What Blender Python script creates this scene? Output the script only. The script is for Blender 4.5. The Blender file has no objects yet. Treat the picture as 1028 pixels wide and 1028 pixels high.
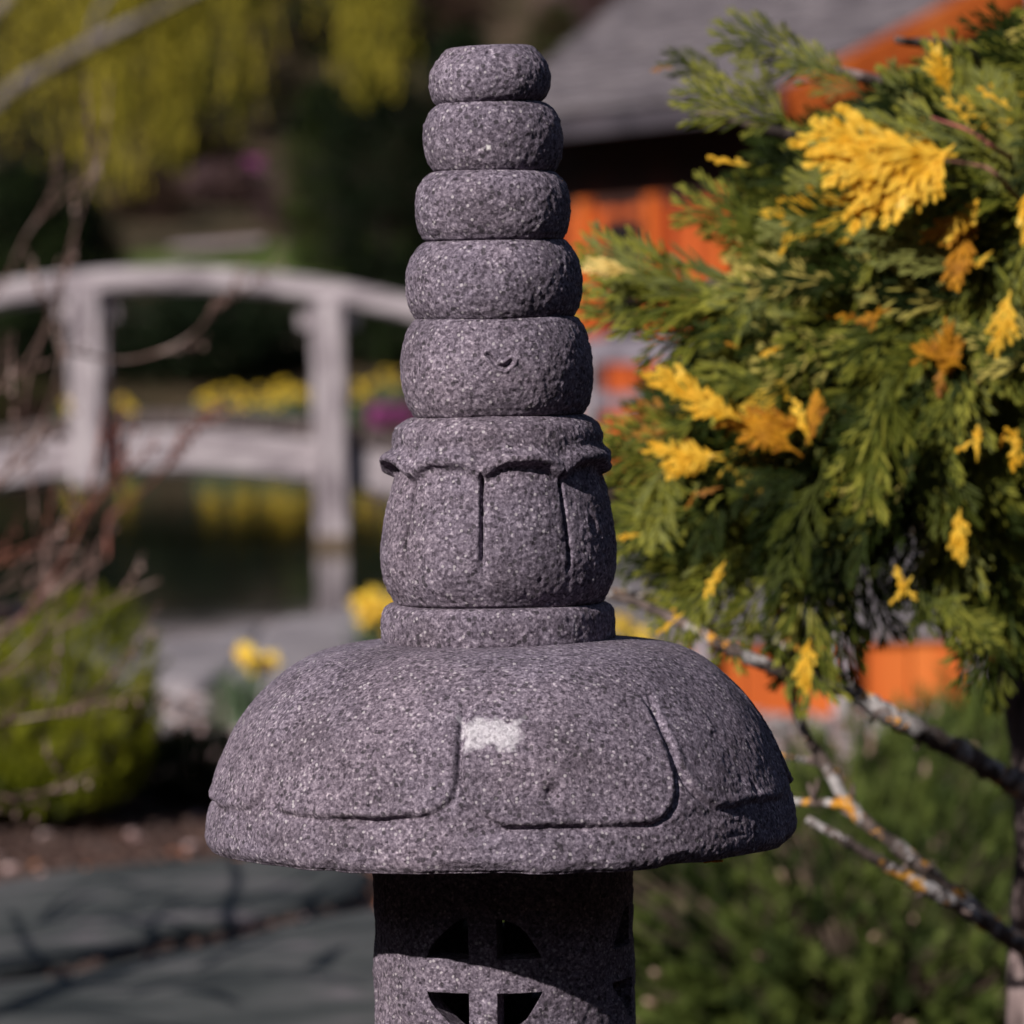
import bpy, math, random
import numpy as np
from mathutils import Vector, Matrix

random.seed(7)
RS = np.random.RandomState(11)
C = bpy.context.scene.collection
R = math.radians

# ------------------------------------------------------------------ camera
FPX = 4097.0
CAMZ = 1.0
PITCH = math.atan((514 - 345) / FPX)
ROLL = R(0.95)
F = Vector((0, math.cos(PITCH), -math.sin(PITCH)))
U0 = Vector((0, math.sin(PITCH), math.cos(PITCH)))
R0 = Vector((1, 0, 0))
RIGHT = R0 * math.cos(ROLL) - U0 * math.sin(ROLL)
UP = U0 * math.cos(ROLL) + R0 * math.sin(ROLL)
CAM = Vector((0, 0, CAMZ))


def ray(px, py):
    return F + RIGHT * ((px - 514) / FPX) + UP * ((514 - py) / FPX)


def P(px, py, y):
    """world point on the ray of a photo pixel at distance y"""
    r = ray(px, py)
    return CAM + r * (y / r.y)


def G(px, py, z=0.0):
    r = ray(px, py)
    return CAM + r * ((z - CAMZ) / r.z)


cam_d = bpy.data.cameras.new('camera')
cam = bpy.data.objects.new('camera', cam_d)
C.objects.link(cam)
M = Matrix((RIGHT, UP, -F)).transposed().to_4x4()
M.translation = CAM
cam.matrix_world = M
cam_d.sensor_width = 36
cam_d.lens = FPX / 1028 * 36
cam_d.clip_start = 0.05
cam_d.clip_end = 600
cam_d.dof.use_dof = True
cam_d.dof.focus_distance = 2.40
cam_d.dof.aperture_fstop = 9.2
bpy.context.scene.camera = cam

# ------------------------------------------------------------------ light
SUN_AZ, SUN_EL = R(40), R(33)
SUN = Vector((-math.sin(SUN_AZ) * math.cos(SUN_EL), -math.cos(SUN_AZ) * math.cos(SUN_EL), math.sin(SUN_EL)))
sd = bpy.data.lights.new('sun', 'SUN')
sd.energy = 5.0
sd.angle = R(0.53)
sd.color = (1.0, 0.93, 0.85)
so = bpy.data.objects.new('sun', sd)
C.objects.link(so)
so.rotation_euler = SUN.to_track_quat('Z', 'Y').to_euler()
so.location = (-6, -8, 12)
w = bpy.data.worlds.new('World')
bpy.context.scene.world = w
w.use_nodes = True
nt = w.node_tree
nt.nodes.clear()
sky = nt.nodes.new('ShaderNodeTexSky')
sky.sky_type = 'NISHITA'
sky.sun_disc = False
sky.sun_elevation = SUN_EL
sky.sun_rotation = R(220)
bg = nt.nodes.new('ShaderNodeBackground')
bg.inputs[1].default_value = 0.05
wo = nt.nodes.new('ShaderNodeOutputWorld')
nt.links.new(sky.outputs[0], bg.inputs[0])
nt.links.new(bg.outputs[0], wo.inputs[0])
sc = bpy.context.scene
sc.view_settings.view_transform = 'Standard'
sc.view_settings.look = 'None'
sc.view_settings.exposure = 0.2
sc.view_settings.gamma = 1.0
sc.render.engine = 'CYCLES'
sc.cycles.use_denoising = True
sc.cycles.max_bounces = 6
sc.cycles.transparent_max_bounces = 4
sc.cycles.caustics_reflective = False
sc.cycles.caustics_refractive = False


# ------------------------------------------------------------------ helpers
def hsh(i, j, k, seed):
    n = (i * 374761393 + j * 668265263 + k * 2147483647 + seed * 1274126177) & 0xFFFFFFFF
    n = ((n ^ (n >> 13)) * 1274126177) & 0xFFFFFFFF
    n = ((n ^ (n >> 16)) * 2246822519) & 0xFFFFFFFF
    return ((n ^ (n >> 15)) & 0xFFFF) / 65535.0


def vnoise(p, scale, seed=0):
    """numpy value noise in -1..1"""
    q = np.asarray(p, dtype=np.float64) * scale + 1000.0
    i = np.floor(q).astype(np.int64)
    f = q - i
    f = f * f * (3 - 2 * f)
    r = 0
    for a in (0, 1):
        for b in (0, 1):
            for c in (0, 1):
                wgt = (f[:, 0] if a else 1 - f[:, 0]) * (f[:, 1] if b else 1 - f[:, 1]) * (f[:, 2] if c else 1 - f[:, 2])
                r = r + wgt * hsh(i[:, 0] + a, i[:, 1] + b, i[:, 2] + c, seed)
    return r * 2 - 1


def mesh_obj(name, verts, faces, mats, parent=None, smooth=True, midx=None):
    """verts Nx3, faces list or an NxK array (or list of such arrays)"""
    me = bpy.data.meshes.new(name)
    verts = np.asarray(verts, dtype=np.float32)
    if isinstance(faces, np.ndarray):
        faces = [faces]
    if len(faces) and isinstance(faces[0], np.ndarray):
        loops = np.concatenate([f.ravel() for f in faces])
        tot = np.concatenate([np.full(len(f), f.shape[1]) for f in faces])
        me.vertices.add(len(verts))
        me.vertices.foreach_set('co', verts.ravel())
        me.loops.add(len(loops))
        me.loops.foreach_set('vertex_index', loops.astype(np.int32))
        me.polygons.add(len(tot))
        st = np.concatenate([[0], np.cumsum(tot)[:-1]])
        me.polygons.foreach_set('loop_start', st.astype(np.int32))
        me.polygons.foreach_set('loop_total', tot.astype(np.int32))
    else:
        me.from_pydata([tuple(v) for v in verts.tolist()], [], faces)
    me.update(calc_edges=True)
    me.validate()
    if not isinstance(mats, (list, tuple)):
        mats = [mats]
    for m in mats:
        me.materials.append(m)
    if midx is not None:
        me.polygons.foreach_set('material_index', np.asarray(midx, dtype=np.int32))
    me.polygons.foreach_set('use_smooth', np.full(len(me.polygons), smooth))
    o = bpy.data.objects.new(name, me)
    C.objects.link(o)
    if parent is not None:
        o.parent = parent
        # vertices are given in world coordinates
        o.matrix_parent_inverse = Matrix.Translation(-parent.location) if parent.parent is None else Matrix()
    return o


def thing(name, label, cat, loc=(0, 0, 0), group=None):
    o = bpy.data.objects.new(name, None)
    o.empty_display_size = 0.1
    C.objects.link(o)
    o.location = loc
    o['label'] = label
    o['category'] = cat
    if group:
        o['group'] = group
    return o


def tag(o, label=None, cat=None, group=None, kind=None):
    for k, v in (('label', label), ('category', cat), ('group', group), ('kind', kind)):
        if v:
            o[k] = v
    return o


class MB:
    def __init__(s):
        s.v = []
        s.f = []
        s.m = []

    def add(s, v, f, m=0):
        n = len(s.v)
        s.v += [tuple(x) for x in v]
        s.f += [tuple(i + n for i in q) for q in f]
        s.m += [m] * len(f)

    def box(s, c, ax, m=0, jitter=0, bev=0.0):
        """box with centre c and three half-axis vectors, slightly chamfered"""
        a, b, d = [Vector(q) for q in ax]
        c = Vector(c)
        la, lb, ld = a.length, b.length, d.length
        e = bev if bev else min(la, lb, ld) * 0.12
        sa, sb, sdd = a * (1 - e / la), b * (1 - e / lb), d * (1 - e / ld)
        vs = []
        idx = {}
        for x in (-1, 1):
            for y in (-1, 1):
                for z in (-1, 1):
                    idx[(x, y, z, 0)] = len(vs); vs.append(c + a * x + sb * y + sdd * z)
                    idx[(x, y, z, 1)] = len(vs); vs.append(c + sa * x + b * y + sdd * z)
                    idx[(x, y, z, 2)] = len(vs); vs.append(c + sa * x + sb * y + d * z)
        fs = []
        for sgn in (-1, 1):
            fs.append([idx[(sgn, y, z, 0)] for y, z in ((-1, -1), (1, -1), (1, 1), (-1, 1))])
            fs.append([idx[(x, sgn, z, 1)] for x, z in ((-1, -1), (1, -1), (1, 1), (-1, 1))])
            fs.append([idx[(x, y, sgn, 2)] for x, y in ((-1, -1), (1, -1), (1, 1), (-1, 1))])
        for y in (-1, 1):
            for z in (-1, 1):
                fs.append([idx[(-1, y, z, 1)], idx[(1, y, z, 1)], idx[(1, y, z, 2)], idx[(-1, y, z, 2)]])
        for x in (-1, 1):
            for z in (-1, 1):
                fs.append([idx[(x, -1, z, 0)], idx[(x, 1, z, 0)], idx[(x, 1, z, 2)], idx[(x, -1, z, 2)]])
        for x in (-1, 1):
            for y in (-1, 1):
                fs.append([idx[(x, y, -1, 0)], idx[(x, y, 1, 0)], idx[(x, y, 1, 1)], idx[(x, y, -1, 1)]])
                for z in (-1, 1):
                    fs.append([idx[(x, y, z, k)] for k in range(3)])
        s.add(vs, fs, m)

    def tube(s, pts, rad, n=8, m=0, bumpy=0.0, seed=0):
        pts = [Vector(p) for p in pts]
        k = len(pts)
        base = len(s.v)
        T0 = (pts[1] - pts[0]).normalized()
        side = T0.orthogonal().normalized()
        rr = random.Random(seed)
        for i, p in enumerate(pts):
            t = (pts[min(i + 1, k - 1)] - pts[max(i - 1, 0)]).normalized()
            side = (side - t * side.dot(t)).normalized()
            o = t.cross(side)
            for j in range(n):
                a = 2 * math.pi * j / n
                r = rad[i] * (1 + bumpy * rr.uniform(-1, 1))
                s.v.append(tuple(p + (side * math.cos(a) + o * math.sin(a)) * r))
        for i in range(k - 1):
            for j in range(n):
                q = base + i * n
                s.f.append((q + j, q + (j + 1) % n, q + n + (j + 1) % n, q + n + j))
                s.m.append(m)
        s.f.append(tuple(base + j for j in range(n))[::-1]); s.m.append(m)
        s.f.append(tuple(base + (k - 1) * n + j for j in range(n))); s.m.append(m)

    def blob(s, c, r, m=0, seed=0, squash=1.0, seg=8, rings=5, rough=.25):
        rr = random.Random(seed)
        vs = []
        for i in range(1, rings):
            th = math.pi * i / rings
            for j in range(seg):
                ph = 2 * math.pi * j / seg
                k = r * (1 + rough * rr.uniform(-1, 1))
                vs.append((c[0] + k * math.sin(th) * math.cos(ph), c[1] + k * math.sin(th) * math.sin(ph), c[2] + k * squash * math.cos(th)))
        vs.append((c[0], c[1], c[2] + r * squash)); vs.append((c[0], c[1], c[2] - r * squash))
        fs = []
        for i in range(rings - 2):
            for j in range(seg):
                fs.append((i * seg + j, i * seg + (j + 1) % seg, (i + 1) * seg + (j + 1) % seg, (i + 1) * seg + j))
        t = len(vs) - 2
        for j in range(seg):
            fs.append((t, (j + 1) % seg, j))
            fs.append((t + 1, (rings - 2) * seg + j, (rings - 2) * seg + (j + 1) % seg))
        s.add(vs, fs, m)

    def build(s, name, mats, parent=None, smooth=False):
        return mesh_obj(name, np.array(s.v), s.f, mats, parent, smooth, s.m)


def spline(pts, n):
    """Catmull-Rom resampling of a list of points (any dimension)"""
    p = np.array([list(q) for q in pts], dtype=float)
    p = np.vstack([2 * p[0] - p[1], p, 2 * p[-1] - p[-2]])
    seg = len(p) - 3
    out = []
    for t in np.linspace(0, seg, n):
        i = min(int(t), seg - 1)
        u = t - i
        a, b, c, d = p[i], p[i + 1], p[i + 2], p[i + 3]
        out.append(0.5 * (2 * b + (c - a) * u + (2 * a - 5 * b + 4 * c - d) * u * u + (3 * b - a - 3 * c + d) * u ** 3))
    return np.array(out)


# ------------------------------------------------------------------ materials
def mat(name):
    m = bpy.data.materials.new(name)
    m.use_nodes = True
    n = m.node_tree.nodes
    l = m.node_tree.links
    return m, n, l, n['Principled BSDF']


def nd(n, t, **kw):
    x = n.new(t)
    for k, v in kw.items():
        if k.startswith('i_'):
            x.inputs[k[2:].replace('_', ' ')].default_value = v
        else:
            setattr(x, k, v)
    return x


def ramp(n, stops, interp='LINEAR'):
    r = n.new('ShaderNodeValToRGB')
    r.color_ramp.interpolation = interp
    while len(r.color_ramp.elements) < len(stops):
        r.color_ramp.elements.new(0.5)
    for e, (p, c) in zip(r.color_ramp.elements, stops):
        e.position = p
        e.color = (*c, 1) if len(c) == 3 else c
    return r


def noisy(name, stops, scale, rough=.8, detail=4, stretch=(1, 1, 1), bump=0.0, bscale=None, bdist=.01, distort=0.0, spec=.3):
    m, n, l, b = mat(name)
    tc = nd(n, 'ShaderNodeTexCoord')
    mp = nd(n, 'ShaderNodeMapping')
    mp.inputs['Scale'].default_value = stretch
    l.new(tc.outputs['Object'], mp.inputs[0])
    no = nd(n, 'ShaderNodeTexNoise', i_Scale=scale, i_Detail=detail, i_Distortion=distort)
    l.new(mp.outputs[0], no.inputs[0])
    r = ramp(n, stops)
    l.new(no.outputs[0], r.inputs[0])
    l.new(r.outputs[0], b.inputs['Base Color'])
    b.inputs['Roughness'].default_value = rough
    b.inputs['Specular IOR Level'].default_value = spec
    if bump:
        n2 = nd(n, 'ShaderNodeTexNoise', i_Scale=bscale or scale * 2, i_Detail=5)
        l.new(mp.outputs[0], n2.inputs[0])
        bp = nd(n, 'ShaderNodeBump', i_Strength=bump, i_Distance=bdist)
        l.new(n2.outputs[0], bp.inputs['Height'])
        l.new(bp.outputs[0], b.inputs['Normal'])
    return m


def leafmat(name, c1, c2, scale=6, trans=.3, rough=.55, spec=.3, c3=None):
    """diffuse + translucent leaf, colour varying in clumps"""
    m, n, l, b = mat(name)
    tc = nd(n, 'ShaderNodeTexCoord')
    no = nd(n, 'ShaderNodeTexNoise', i_Scale=scale, i_Detail=3)
    l.new(tc.outputs['Object'], no.inputs[0])
    st = [(.35, c1), (.65, c2)]
    if c3:
        st.append((.78, c3))
    r = ramp(n, st)
    l.new(no.outputs[0], r.inputs[0])
    l.new(r.outputs[0], b.inputs['Base Color'])
    b.inputs['Roughness'].default_value = rough
    b.inputs['Specular IOR Level'].default_value = spec
    tr = nd(n, 'ShaderNodeBsdfTranslucent')
    l.new(r.outputs[0], tr.inputs[0])
    mx = nd(n, 'ShaderNodeMixShader')
    mx.inputs[0].default_value = trans
    l.new(b.outputs[0], mx.inputs[1])
    l.new(tr.outputs[0], mx.inputs[2])
    l.new(mx.outputs[0], n['Material Output'].inputs[0])
    return m


# world frame of the lantern ------------------------------------------------
LD = 2.5
S = LD / FPX                       # metres per photo pixel at the lantern
LX = P(502.5, 750, LD).x


def lz(y):
    """height of a derolled photo row at the lantern's axis"""
    return CAMZ - (y - 345) * S


def stone_material():
    m, n, l, b = mat('lantern_granite')
    tc = nd(n, 'ShaderNodeTexCoord')
    ob = tc.outputs['Object']

    def noise(scale, detail=2, rough=.5):
        x = nd(n, 'ShaderNodeTexNoise', i_Scale=scale, i_Detail=detail, i_Roughness=rough)
        l.new(ob, x.inputs[0])
        return x.outputs[0]

    def math_(op, a, bb=None, clamp=False):
        x = nd(n, 'ShaderNodeMath', operation=op, use_clamp=clamp)
        for i, q in enumerate((a, bb)):
            if q is None:
                continue
            if isinstance(q, (int, float)):
                x.inputs[i].default_value = q
            else:
                l.new(q, x.inputs[i])
        return x.outputs[0]

    def mix(fac, a, c):
        x = nd(n, 'ShaderNodeMix', data_type='RGBA')
        l.new(fac, x.inputs[0])
        for i, q in ((6, a), (7, c)):
            if isinstance(q, tuple):
                x.inputs[i].default_value = (*q, 1)
            else:
                l.new(q, x.inputs[i])
        return x.outputs[2]
    # grain: random crystals softened by noise
    vg = nd(n, 'ShaderNodeTexVoronoi', i_Scale=640)
    l.new(ob, vg.inputs[0])
    sg = nd(n, 'ShaderNodeSeparateColor')
    l.new(vg.outputs['Color'], sg.inputs[0])
    g = noise(380, 5, .8)
    gg = math_('ADD', math_('MULTIPLY', sg.outputs[0], .32), math_('MULTIPLY', math_('SUBTRACT', g, .5), 1.5))
    gg = math_('ADD', gg, .33)
    rg = ramp(n, [(.14, (.015, .012, .017)), (.32, (.078, .065, .088)), (.52, (.148, .127, .165)), (.72, (.262, .232, .285)), (.92, (.62, .57, .63))])
    l.new(gg, rg.inputs[0])
    # large weathering
    big = noise(24, 6, .65)
    rb = ramp(n, [(.30, (.72, .69, .72)), (.48, (1.0, .965, 1.01)), (.66, (1.28, 1.24, 1.28))])
    l.new(big, rb.inputs[0])
    mul = nd(n, 'ShaderNodeMix', data_type='RGBA', blend_type='MULTIPLY')
    mul.inputs[0].default_value = 1
    l.new(rg.outputs[0], mul.inputs[6]); l.new(rb.outputs[0], mul.inputs[7])
    col = mul.outputs[2]
    # faint warm and greenish weathering tints
    tint = ramp(n, [(.42, (1.0, 1.0, 1.0)), (.60, (1.02, .99, .96))]); l.new(noise(9, 5, .6), tint.inputs[0])
    m2 = nd(n, 'ShaderNodeMix', data_type='RGBA', blend_type='MULTIPLY'); m2.inputs[0].default_value = 1
    l.new(col, m2.inputs[6]); l.new(tint.outputs[0], m2.inputs[7])
    col = m2.outputs[2]
    # light crystals
    v = nd(n, 'ShaderNodeTexVoronoi', i_Scale=430)
    l.new(ob, v.inputs[0])
    sx = nd(n, 'ShaderNodeSeparateColor')
    l.new(v.outputs['Color'], sx.inputs[0])
    pick = math_('GREATER_THAN', sx.outputs[0], .93)
    near = math_('LESS_THAN', v.outputs['Distance'], .42)
    fl = math_('MULTIPLY', pick, near)
    col = mix(math_('MULTIPLY', fl, .6), col, (.52, .48, .52))
    # dark pits
    v2 = nd(n, 'ShaderNodeTexVoronoi', i_Scale=250)
    l.new(ob, v2.inputs[0])
    s2 = nd(n, 'ShaderNodeSeparateColor')
    l.new(v2.outputs['Color'], s2.inputs[0])
    pitp = math_('GREATER_THAN', s2.outputs[1], .76)
    pitd = math_('LESS_THAN', v2.outputs['Distance'], .36)
    pit = math_('MULTIPLY', pitp, pitd)
    col = mix(math_('MULTIPLY', pit, .7), col, (.03, .026, .032))
    # pale worn paint patch on the front of the cap, and tiny chips
    sp = nd(n, 'ShaderNodeSeparateXYZ')
    l.new(ob, sp.inputs[0])
    nz = noise(120, 3)
    nzz = math_('MULTIPLY', math_('SUBTRACT', nz, .5), .022)

    def patch(cx, cz, hx, hz, soft=.0025, wob=1.0):
        ax = math_('SUBTRACT', math_('ABSOLUTE', math_('SUBTRACT', sp.outputs[0], cx)), hx)
        az = math_('SUBTRACT', math_('ABSOLUTE', math_('SUBTRACT', sp.outputs[2], cz)), hz)
        mm = math_('ADD', math_('MAXIMUM', ax, az), math_('MULTIPLY', nzz, wob))
        msk = math_('SUBTRACT', 1.0, math_('DIVIDE', math_('ADD', mm, soft), soft * 2), True)
        fr = math_('LESS_THAN', sp.outputs[1], LD)
        return math_('MULTIPLY', msk, fr)
    col = mix(math_('MULTIPLY', patch(P(494, 735, LD).x, P(494, 735, LD - .152).z, .0165, .0055), math_('ADD', .5, math_('MULTIPLY', sg.outputs[0], .5))), col, (.58, .55, .61))
    col = mix(patch(P(491, 148, LD).x, P(491, 148, LD - .04).z, .0012, .0012, .0006, .1), col, (.75, .72, .74))
    l.new(col, b.inputs['Base Color'])
    # rough and dull over the whole stone
    b.inputs['Roughness'].default_value = .9
    b.inputs['Specular IOR Level'].default_value = .25
    # bump
    h = math_('ADD', math_('MULTIPLY', g, 1.0), math_('MULTIPLY', noise(160, 3), 1.0))
    h = math_('SUBTRACT', h, math_('MULTIPLY', pit, .35))
    bp = nd(n, 'ShaderNodeBump', i_Strength=.9, i_Distance=.0012)
    l.new(h, bp.inputs['Height'])
    l.new(bp.outputs[0], b.inputs['Normal'])
    return m


STONE = stone_material()

# ------------------------------------------------------------------ the stone lantern
lantern = thing('stone_lantern', 'tall grey granite garden lantern with ringed finial above a domed lotus cap', 'stone lantern', (LX, LD, 0.0))


def lathe(name, prof, rows, seg, disp=None, parent=lantern, mat_=STONE, rough=.00045, lump=.0016, seed=0, center=(LX, LD)):
    """prof = [(radius_px, photo_row)] from top to bottom; closed at both ends"""
    pts = spline([(r * S, lz(y)) for r, y in prof], rows)
    pts[:, 0] = np.maximum(pts[:, 0], 0.0004)
    phi = np.linspace(0, 2 * math.pi, seg, endpoint=False)     # 0 = towards the camera, + = right
    rr, ph = np.meshgrid(pts[:, 0], phi, indexing='ij')
    zz = np.repeat(pts[:, 1][:, None], seg, 1)
    if disp is not None:
        rr, zz = disp(rr, ph, zz)
    X = np.stack([rr * np.sin(ph), -rr * np.cos(ph), zz], -1).reshape(-1, 3)
    nrm = X.copy(); nrm[:, 2] = 0
    ln = np.linalg.norm(nrm, axis=1, keepdims=True) + 1e-9
    nrm = nrm / ln
    k = np.minimum(1, ln[:, 0] / .02)
    d = vnoise(X, 22, seed) * lump + vnoise(X, 300, seed + 2) * rough + vnoise(X, 560, seed + 3) * rough * .7 + vnoise(X, 70, seed + 1) * lump * .22
    pock = np.clip(vnoise(X, 120, seed + 7) - .58, 0, 1) * np.clip(vnoise(X, 30, seed + 8) + .2, 0, 1)
    d = d - pock * .009
    X[:, :2] += nrm[:, :2] * (d * k)[:, None]
    X[:, 2] += vnoise(X, 18, seed + 5) * lump * .6
    X += np.array([center[0], center[1], 0])
    i = np.arange(rows - 1)[:, None] * seg
    j = np.arange(seg)[None, :]
    jn = (j + 1) % seg
    q = np.stack([i + j, i + seg + j, i + seg + jn, i + jn], -1).reshape(-1, 4)
    cap1 = np.stack([np.zeros(seg - 2, int), np.arange(1, seg - 1), np.arange(2, seg)], -1)
    cap2 = cap1[:, ::-1] + (rows - 1) * seg
    return mesh_obj(name, X, [q, cap1, cap2], mat_, parent, True)


def ring_profile(y0, y1, r0, rm, r1, k=.55):
    h = y1 - y0
    out = [(0, y0 - 1), (r0 * .6, y0 - 1)]
    for t in np.linspace(0, 1, 13):
        tt = t ** (math.log(.5) / math.log(k))          # widest at k
        e = (1 - abs(2 * tt - 1) ** 2.3) ** .62
        rn = r0 if tt < .5 else r1
        out.append((rn - 4 + (rm - rn + 4) * e, y0 + h * t))
    return out + [(r1 * .6, y1 + 1), (0, y1 + 1)]


rings = [(49, 105, 51, 61.5, 53), (105, 173, 54, 69, 61), (173, 242, 63, 78.5, 70), (242, 320, 72, 88, 78), (320, 418, 83, 97.5, 85)]
for i, (y0, y1, r0, rm, r1) in enumerate(rings):
    # hand carved: every ring slightly tilted and off round
    tilt = [.030, -.012, .01, -.006, .012][i]
    tp = random.uniform(0, 6)

    def dd(rr, ph, zz, i=i, tilt=tilt, tp=tp):
        rr = rr * (1 + .010 * np.cos(2 * ph + i) + .006 * np.cos(3 * ph + 2 * i))
        zz = zz + rr * tilt * np.cos(ph - tp)
        return rr, zz
    if i == 4:
        def dd(rr, ph, zz):
            rr = rr * (1 + .008 * np.cos(2 * ph + 1))
            # small hooked scratch on the front
            X = rr * np.sin(ph); front = np.cos(ph) > 0
            path = [(488, 355), (491, 359), (497, 366), (504, 368), (511, 362)]
            dmin = np.full(X.shape, 1.0)
            for (ax, ay), (bx, by) in zip(path[:-1], path[1:]):
                a = np.array([(ax - 502.5) * S + .0038, lz(ay)]); b_ = np.array([(bx - 502.5) * S + .0038, lz(by)])
                ab = b_ - a
                t = np.clip(((X - a[0]) * ab[0] + (zz - a[1]) * ab[1]) / (ab @ ab), 0, 1)
                dmin = np.minimum(dmin, np.hypot(X - a[0] - t * ab[0], zz - a[1] - t * ab[1]))
            g = np.exp(-(dmin / .0012) ** 2) * -.0018 + np.exp(-((dmin - .0026) / .0010) ** 2) * .0012
            rr = rr + np.where(front, g, 0)
            return rr, zz
    o = lathe('finial_ring', ring_profile(y0 - .6, y1 + .6, r0 if i else 46, rm, r1, [.60, .52, .5, .54, .52][i]), 150 if i == 4 else 100, 620 if i == 4 else 420, dd, seed=i * 10, center=(LX + [.0003, .0017, .0015, .0014, .0018][i], LD))
    o['label'] = ['topmost and smallest ring of the finial', 'second ring from the top', 'third ring from the top', 'fourth ring from the top', 'lowest and widest finial ring with a hooked scratch'][i]

OFF = R(-8)
def wrap(a):
    return (a + math.pi) % (2 * math.pi) - math.pi


# lotus bud with eight petals and a flared lip
def bud(rr, ph, zz):
    a = wrap(8 * (ph - OFF)) / 8                   # angle to the nearest groove
    arc = np.abs(a) * .07
    y = 345 - (zz - CAMZ) / S
    ua = np.abs(a) / (math.pi / 8)                 # 0 at groove, 1 mid petal
    # lip: flared collar whose lower edge drops towards the grooves
    edge = 463 + 4 * np.sin(3.1 * np.round((ph - OFF) / (math.pi / 4) - .5)) * ua + 13 * np.exp(-(ua / .38) ** 2)
    top = 451 + 8 * np.exp(-(ua / .3) ** 2)
    lip = 1 / (1 + np.exp((y - edge) / 1.5)) * 1 / (1 + np.exp(-(y - top) / 2.2))
    rr = rr + lip * S * (6.5 + 3.5 * ua + 4 * np.sin(ph) ** 4) * (1 + .25 * np.sin(2.3 * np.round((ph - OFF) / (math.pi / 4) - .5) + .6))
    # hanging shade of the lip: petals pinch in just beneath it
    rr = rr - np.exp(-((y - edge - 7) / 7) ** 2) * S * 1.2
    # swelling petals and carved grooves
    body = np.clip((y - 476) / 14, 0, 1) * np.clip((600 - y) / 22, 0, 1)
    rr = rr + body * S * 3.0 * np.cos(np.clip((1 - ua), 0, 1) * math.pi / 2) - body * S * 1.5
    gl = np.clip((y - 470) / 6, 0, 1) * np.clip((566 - y) / 16, 0, 1)
    rr = rr - gl * np.exp(-(arc / .0013) ** 2) * .0046
    return rr, zz


lathe('lotus_bud', [(0, 416), (60, 416), (84, 417), (93, 421), (101, 427), (104.5, 436), (104.5, 446), (104, 456), (104, 466), (105, 476), (108, 490), (112, 508), (115.5, 530),
                    (117.5, 552), (116.5, 570), (113, 586), (107, 598), (101, 605), (80, 608), (0, 608)], 300, 900, bud, seed=71, center=(LX + .0009, LD))
lathe('collar', [(0, 604), (80, 604), (104, 604.5), (111, 606.5), (115.5, 612), (116.8, 620), (116.8, 632), (115.8, 641), (111, 647), (80, 649), (0, 649)], 90, 520, None, seed=81)


def rbox(u, v, hu, hv, r):
    qx = np.abs(u) - hu + r
    qy = np.abs(v) - hv + r
    return np.hypot(np.maximum(qx, 0), np.maximum(qy, 0)) + np.minimum(np.maximum(qx, qy), 0) - r


def cap_disp(rr, ph, zz):
    y = 345 - (zz - CAMZ) / S
    a = wrap(8 * (ph - OFF)) / 8
    u = np.where(a > 0, a - math.pi / 8, a + math.pi / 8)       # angle from petal centre
    # arc length near the petal's foot; slight per-petal irregularity
    kx = np.round(((ph - OFF) / (math.pi / 4)) - .5)
    low = 797 + 4 * np.sin(kx * 2.4 + 1)
    ue = u * (282 * S) * (.62 + .38 * np.clip(rr / (282 * S), 0, 1))
    hu = (math.pi / 8) * 282 * S * (.62 + .38 * np.clip(rr / (282 * S), 0, 1)) - .0006
    v = (y - (low - 75)) * S
    rc = .028 + .008 * np.sin(kx * 1.7)
    sd_ = rbox(ue, v, hu, 75 * S, rc)
    wig0 = np.stack([rr * np.sin(ph), rr * np.cos(ph), zz], -1).reshape(-1, 3)
    sd_ = sd_ + (vnoise(wig0, 22, 15) * .0016 + vnoise(wig0, 70, 16) * .0007).reshape(rr.shape)
    fade = np.clip((y - 678) / 26, 0, 1) * np.clip((830 - y) / 8, 0, 1)
    wig = np.stack([rr * np.sin(ph), rr * np.cos(ph), zz], -1).reshape(-1, 3)
    depth = (.0034 * (1 + .6 * vnoise(wig, 30, 5))).reshape(rr.shape)
    horiz = np.clip((y - (low - 14)) / 12, 0, 1)
    depth = depth * (1 - .55 * horiz * (.6 + vnoise(wig, 14, 25).reshape(rr.shape)))
    groove = np.exp(-((sd_ + .0002) / .0019) ** 2) * np.clip(depth, .0003, .006)
    up = 1 / (1 + np.exp(sd_ / .0016))                            # petal stands proud
    rr = rr + fade * (up * .0016 - groove * .9 - .0006 + np.exp(-((sd_ + .0052) / .0022) ** 2) * .0008)
    # ledge between the petals' foot and the rim band
    led = np.clip(depth / .0034, .1, 1.4) * .7
    rr = rr - np.exp(-((y - low - 2) / 4.5) ** 2) * S * 2.3 * led
    # pit on the front petal
    X = rr * np.sin(ph)
    dp = np.hypot(X - (551 - 502.5) * S, (y - 768) * S)
    pitm = np.exp(-(dp / .0042) ** 2) * (np.cos(ph) > 0)
    rr = rr - pitm * .005
    # chipped lower edge
    ch = vnoise(wig, 40, 9).reshape(rr.shape)
    rr = rr - np.clip(ch - .45, 0, 1) * np.clip((y - 828) / 8, 0, 1) * .004
    zz = zz + np.clip(ch - .2, 0, 1) * np.clip((y - 838) / 4, 0, 1) * .0015 * (rr > .15)
    return rr, zz


lathe('cap', [(0, 638), (60, 639), (114, 641.5), (150, 645.5), (176, 650.5), (196, 658), (219, 673), (244, 699), (267, 731), (282, 764), (289.5, 786), (293, 801), (296, 812), (297.5, 824),
              (297, 834), (293, 841), (286, 843.5), (250, 840), (140, 834), (0, 834)], 330, 1500, cap_disp, seed=31, rough=.0004, lump=.0018)
bpy.data.objects['cap']['label'] = 'domed cap carved with eight petals and a pale worn patch on its front'

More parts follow.
